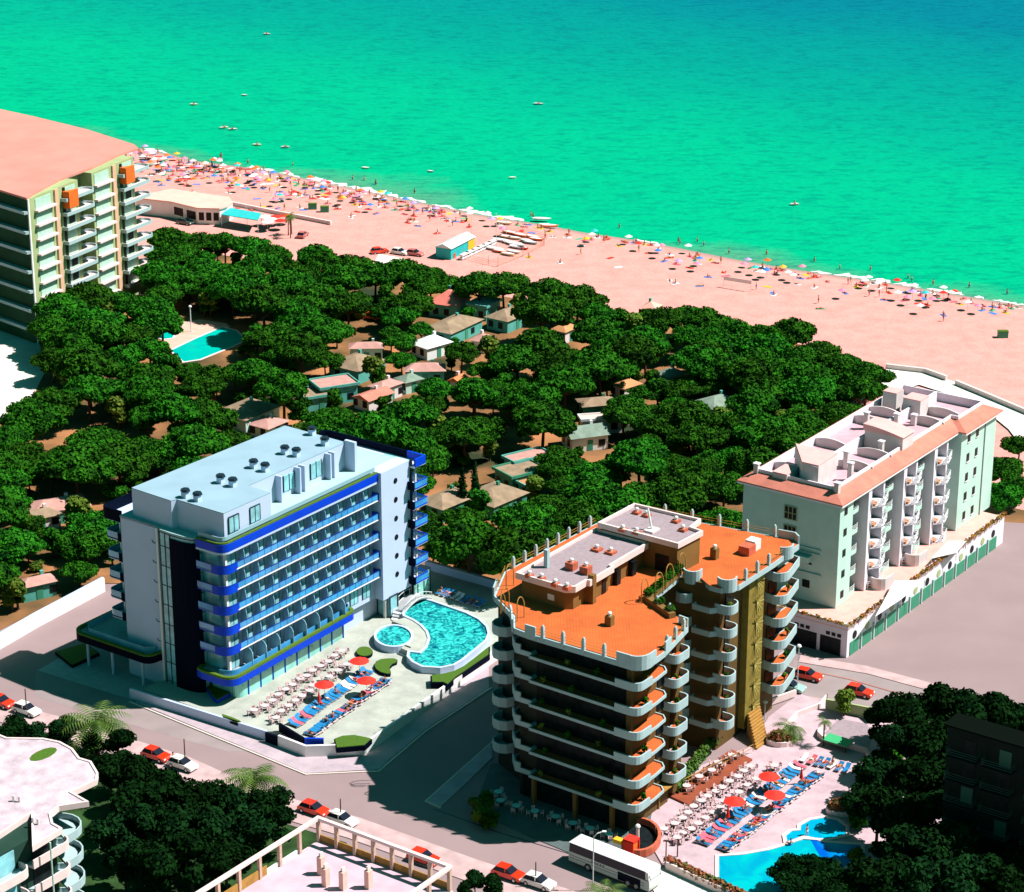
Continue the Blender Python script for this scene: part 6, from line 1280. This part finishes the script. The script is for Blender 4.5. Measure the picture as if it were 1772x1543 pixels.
# net, bins, fence
x,y=G(1276,500,.2); o=thing('volleyball_net','beach volleyball net on two posts right of the boat yard','net',(x,y,.15),R(-30)); M().box(-3.2,3.2,-.02,.02,1.6,2.4).build('net',STEEL,o)
for s in(-3.2,3.2): M().tube((s,0,0),(s,0,2.5),.07,6).build('post',STEEL,o)
for u,v,lab in((541,361,'green waste bin on the sand, left of a pair above the restaurant palms'),(562,366,'green waste bin on the sand, right of a pair above the restaurant palms'),(1735,583,'green planter like bin standing alone on the sand at the right edge'),(650,0,'')):
    if lab: x,y=G(u,v,.2); o=thing('waste_bin',lab,'bin',(x,y,.15)); M().box(-1,1,-.6,.6,0,1.3).build('bin_body',GREEND,o); M().box(-1.05,1.05,-.65,.65,1.3,1.42).build('bin_lid',LAWN,o)
o=thing('net_fence','low orange net fence round the beached boats','fence',(*G(863,446,.1),.12)); X0,Y0=G(863,446,.1); FP=[(G(u,v,.1)[0]-X0,G(u,v,.1)[1]-Y0) for u,v in[(800,447),(845,458),(862,461),(905,444),(942,425),(942,412),(905,402),(877,398),(876,410)]]
f=M()
for a,b in zip(FP,FP[1:]):
    for z in(.3,.7,1.1): f.tube((*a,z),(*b,z),.035,4)
f.build('netting',mat('orange_netting',(.72,.28,.14),.8),o); f=M()
for a in FP: f.tube((*a,0),(*a,2.2),.07,5)
f.build('fence_posts',TIMBER,o)
UMBC={'white':LWH,'orange':ORANGE,'blue':mat('blue_canvas',(.05,.22,.65),.8),'turquoise':mat('turquoise_canvas',(.03,.52,.52),.8),'yellow':YELLOW,'red':RED,'pink':mat('pink_canvas',(.80,.25,.40),.8),'lilac':mat('lilac_canvas',(.52,.34,.75),.8)}
def wl(d): return 'right by the water' if d<7 else 'further up the sand' if d<18 else 'far up the dry sand'
def bz(u): return 'behind the restaurant' if u<430 else 'crowded left beach' if u<640 else 'left of the boat yard' if u<830 else 'near the boat yard' if u<1010 else 'middle of the beach' if u<1300 else 'above the dense wood' if u<1560 else 'near the right edge'
rb=random.Random(99)
TOW={k:M().box(-.5,.5,-.95,.95,.0,.03).mesh('towel',m_) for k,m_ in(('red',RED),('blue',UMBC['blue']),('white',LWH),('yellow',YELLOW),('pink',PINKM),('green',mat('green_towelling',(.05,.40,.22),.9)))}
def towel(x,y,z,c,a,zn,d0):
    o=bpy.data.objects.new('beach_towel',TOW[c]); sc.collection.objects.link(o); o.location=(x,y,z); o.rotation_euler=(0,0,a); tag(o,'%s beach towel %s, %s'%(c,wl(d0),zn),'towel','%s towels %s'%(c,zn))
def sandz(d): 
    for (a,za),(b,zb) in zip(OFF,OFF[1:]):
        if a<=d<=b: return za+(zb-za)*(d-a)/(b-a)
    return .05
def spot(u,d):
    x,y=shp(u); return x-SHN[0]*d,y-SHN[1]*d
SEG=[(245,430,50,40,1),(430,640,44,34,1),(640,830,26,13,.7),(830,1010,12,6,.6),(1010,1300,24,12,.6),(1300,1560,24,14,.5),(1560,1772,22,14,.7)]
for a,b,npers,numb,w_ in SEG:
    for i in range(npers):
        u=rb.uniform(a,b); d=2+abs(rb.gauss(0,1))*13*w_ if u<900 else 2+abs(rb.gauss(0,1))*7*w_+ (rb.random()<.12)*18
        if u<430: d=min(d,48)
        d=min(d,42); x,y=spot(u,d); z=sandz(d); zn=bz(u); po=rb.choice(['standing','lying','lying','sitting','sitting']); c=rb.choice(list(SW)); an=rb.random()*6.28
        if po!='standing': tc=rb.choice(['white','white','pink','pink','red','blue','yellow','green']); towel(x,y,z+.02,tc,an,zn,d)
        person(po,x,y,z+(.05 if po!='standing' else 0),an,c,'%s bather in %s %s, %s'%(po,c,wl(d),zn),'%s bathers in %s %s'%(po,c,zn))
    for i in range(numb if a<640 else numb//3):
        u=rb.uniform(a,b); d=min(46,3+abs(rb.gauss(0,1))*15*w_); x,y=spot(u,d); towel(x,y,sandz(d)+.02,rb.choice(list(TOW)),rb.random()*6,bz(u),d)
    for i in range(numb):
        u=rb.uniform(a,b); d=4+abs(rb.gauss(0,1))*12*w_; d=min(d,40); x,y=spot(u,d); z=sandz(d); c=rb.choice(['white']*4+['pink']*4+['orange','blue','turquoise','yellow','red','lilac']); U,V=PR(x,y,z+2.2); zn=bz(u)
        parasol(U,V,z,'open %s beach parasol %s, %s'%(c,wl(d),zn),UMBC[c],.9,1.9,group='%s beach parasols %s'%(c,zn))
for u,v,c in((1566,410,0),(1705,521,'orange'),(1690,0,0)): pass
# the rest of the crowd, too many to be counted one by one
def crowd():
    cols=[SKIN]+list(SWM.values())+[RED,UMBC['blue'],LWH,PINKM]; V=[];F=[];MI=[]
    base={}
    for k,me in PM.items(): base[k]=(np.array([v.co for v in me.vertices]),[tuple(p.vertices) for p in me.polygons])
    hats={k:hair_suit(k)[1] for k in PM}
    for i in range(250):
        u=rb.choice([rb.uniform(245,430),rb.uniform(245,640),rb.uniform(245,640),rb.uniform(640,860),rb.uniform(1000,1770)]); s=1 if u<640 else .55
        d=min(44,2+abs(rb.gauss(0,1))*13*s); x,y=spot(u,d); z=sandz(d)+.04; k=rb.choice(['standing','lying','sitting','lying','sitting']); a=rb.random()*6.28; c,q=math.cos(a),math.sin(a)
        def addm(vs,fs,mi):
            b=len(V); V.extend([(x+p[0]*c-p[1]*q,y+p[0]*q+p[1]*c,z+p[2]) for p in vs]); F.extend([tuple(j+b for j in f) for f in fs]); MI.extend([mi]*len(fs))
        addm(*base[k],0); h=hats[k]; addm(h.v,h.f,rb.randrange(1,9))
        if k!='standing': t=M().box(-.5,.5,-.95,.95,-.03,.0); addm(t.v,t.f,rb.randrange(9,13))
    me=bpy.data.meshes.new('beach_crowd'); me.from_pydata(V,[],F)
    for m_ in cols: me.materials.append(m_)
    me.polygons.foreach_set('material_index',MI); o=bpy.data.objects.new('beach_crowd',me); sc.collection.objects.link(o)
    tag(o,'dense crowd of bathers and towels scattered between the parasols along the shore','crowd',kind='stuff')
crowd()
# bathers standing in the shallows
for i in range(26):
    u=rb.uniform(245,1760); d=-rb.uniform(1,9); x,y=spot(u,d); c=rb.choice(['black','red','blue']); zn=bz(u); person('standing',x,y,max(-1.1,-.35+d*.05),rb.random()*6,c,'bather in %s swimwear wading in the shallows, %s'%(c,zn),'waders off the beach')
# remove the prototypes
for p in PROTOS+[TAB,TABT,CH,LG]+list(PAR.values()):
    for c in list(kids(p)):
        for q in list(kids(c)): bpy.data.objects.remove(q)
        bpy.data.objects.remove(c)
    bpy.data.objects.remove(p)
bpy.context.view_layer.update()
from collections import defaultdict
DL=defaultdict(list)
for o in sc.collection.objects:
    if o.parent is None and 'label' in o: DL[o['label']].append(o)
for lb,L in DL.items():
    if 1<len(L)<=30:
        L.sort(key=lambda o:PR(o.location.x,o.location.y,o.location.z)[0])
        for i,o in enumerate(L):
            t=lb+((', left one' if i==0 else ', right one') if len(L)==2 else (', leftmost' if i==0 else ', rightmost' if i==len(L)-1 else ', %s from left'%ORD[i]))
            if len(t.split())<=16: o['label']=t
print('objects',len(sc.collection.objects))
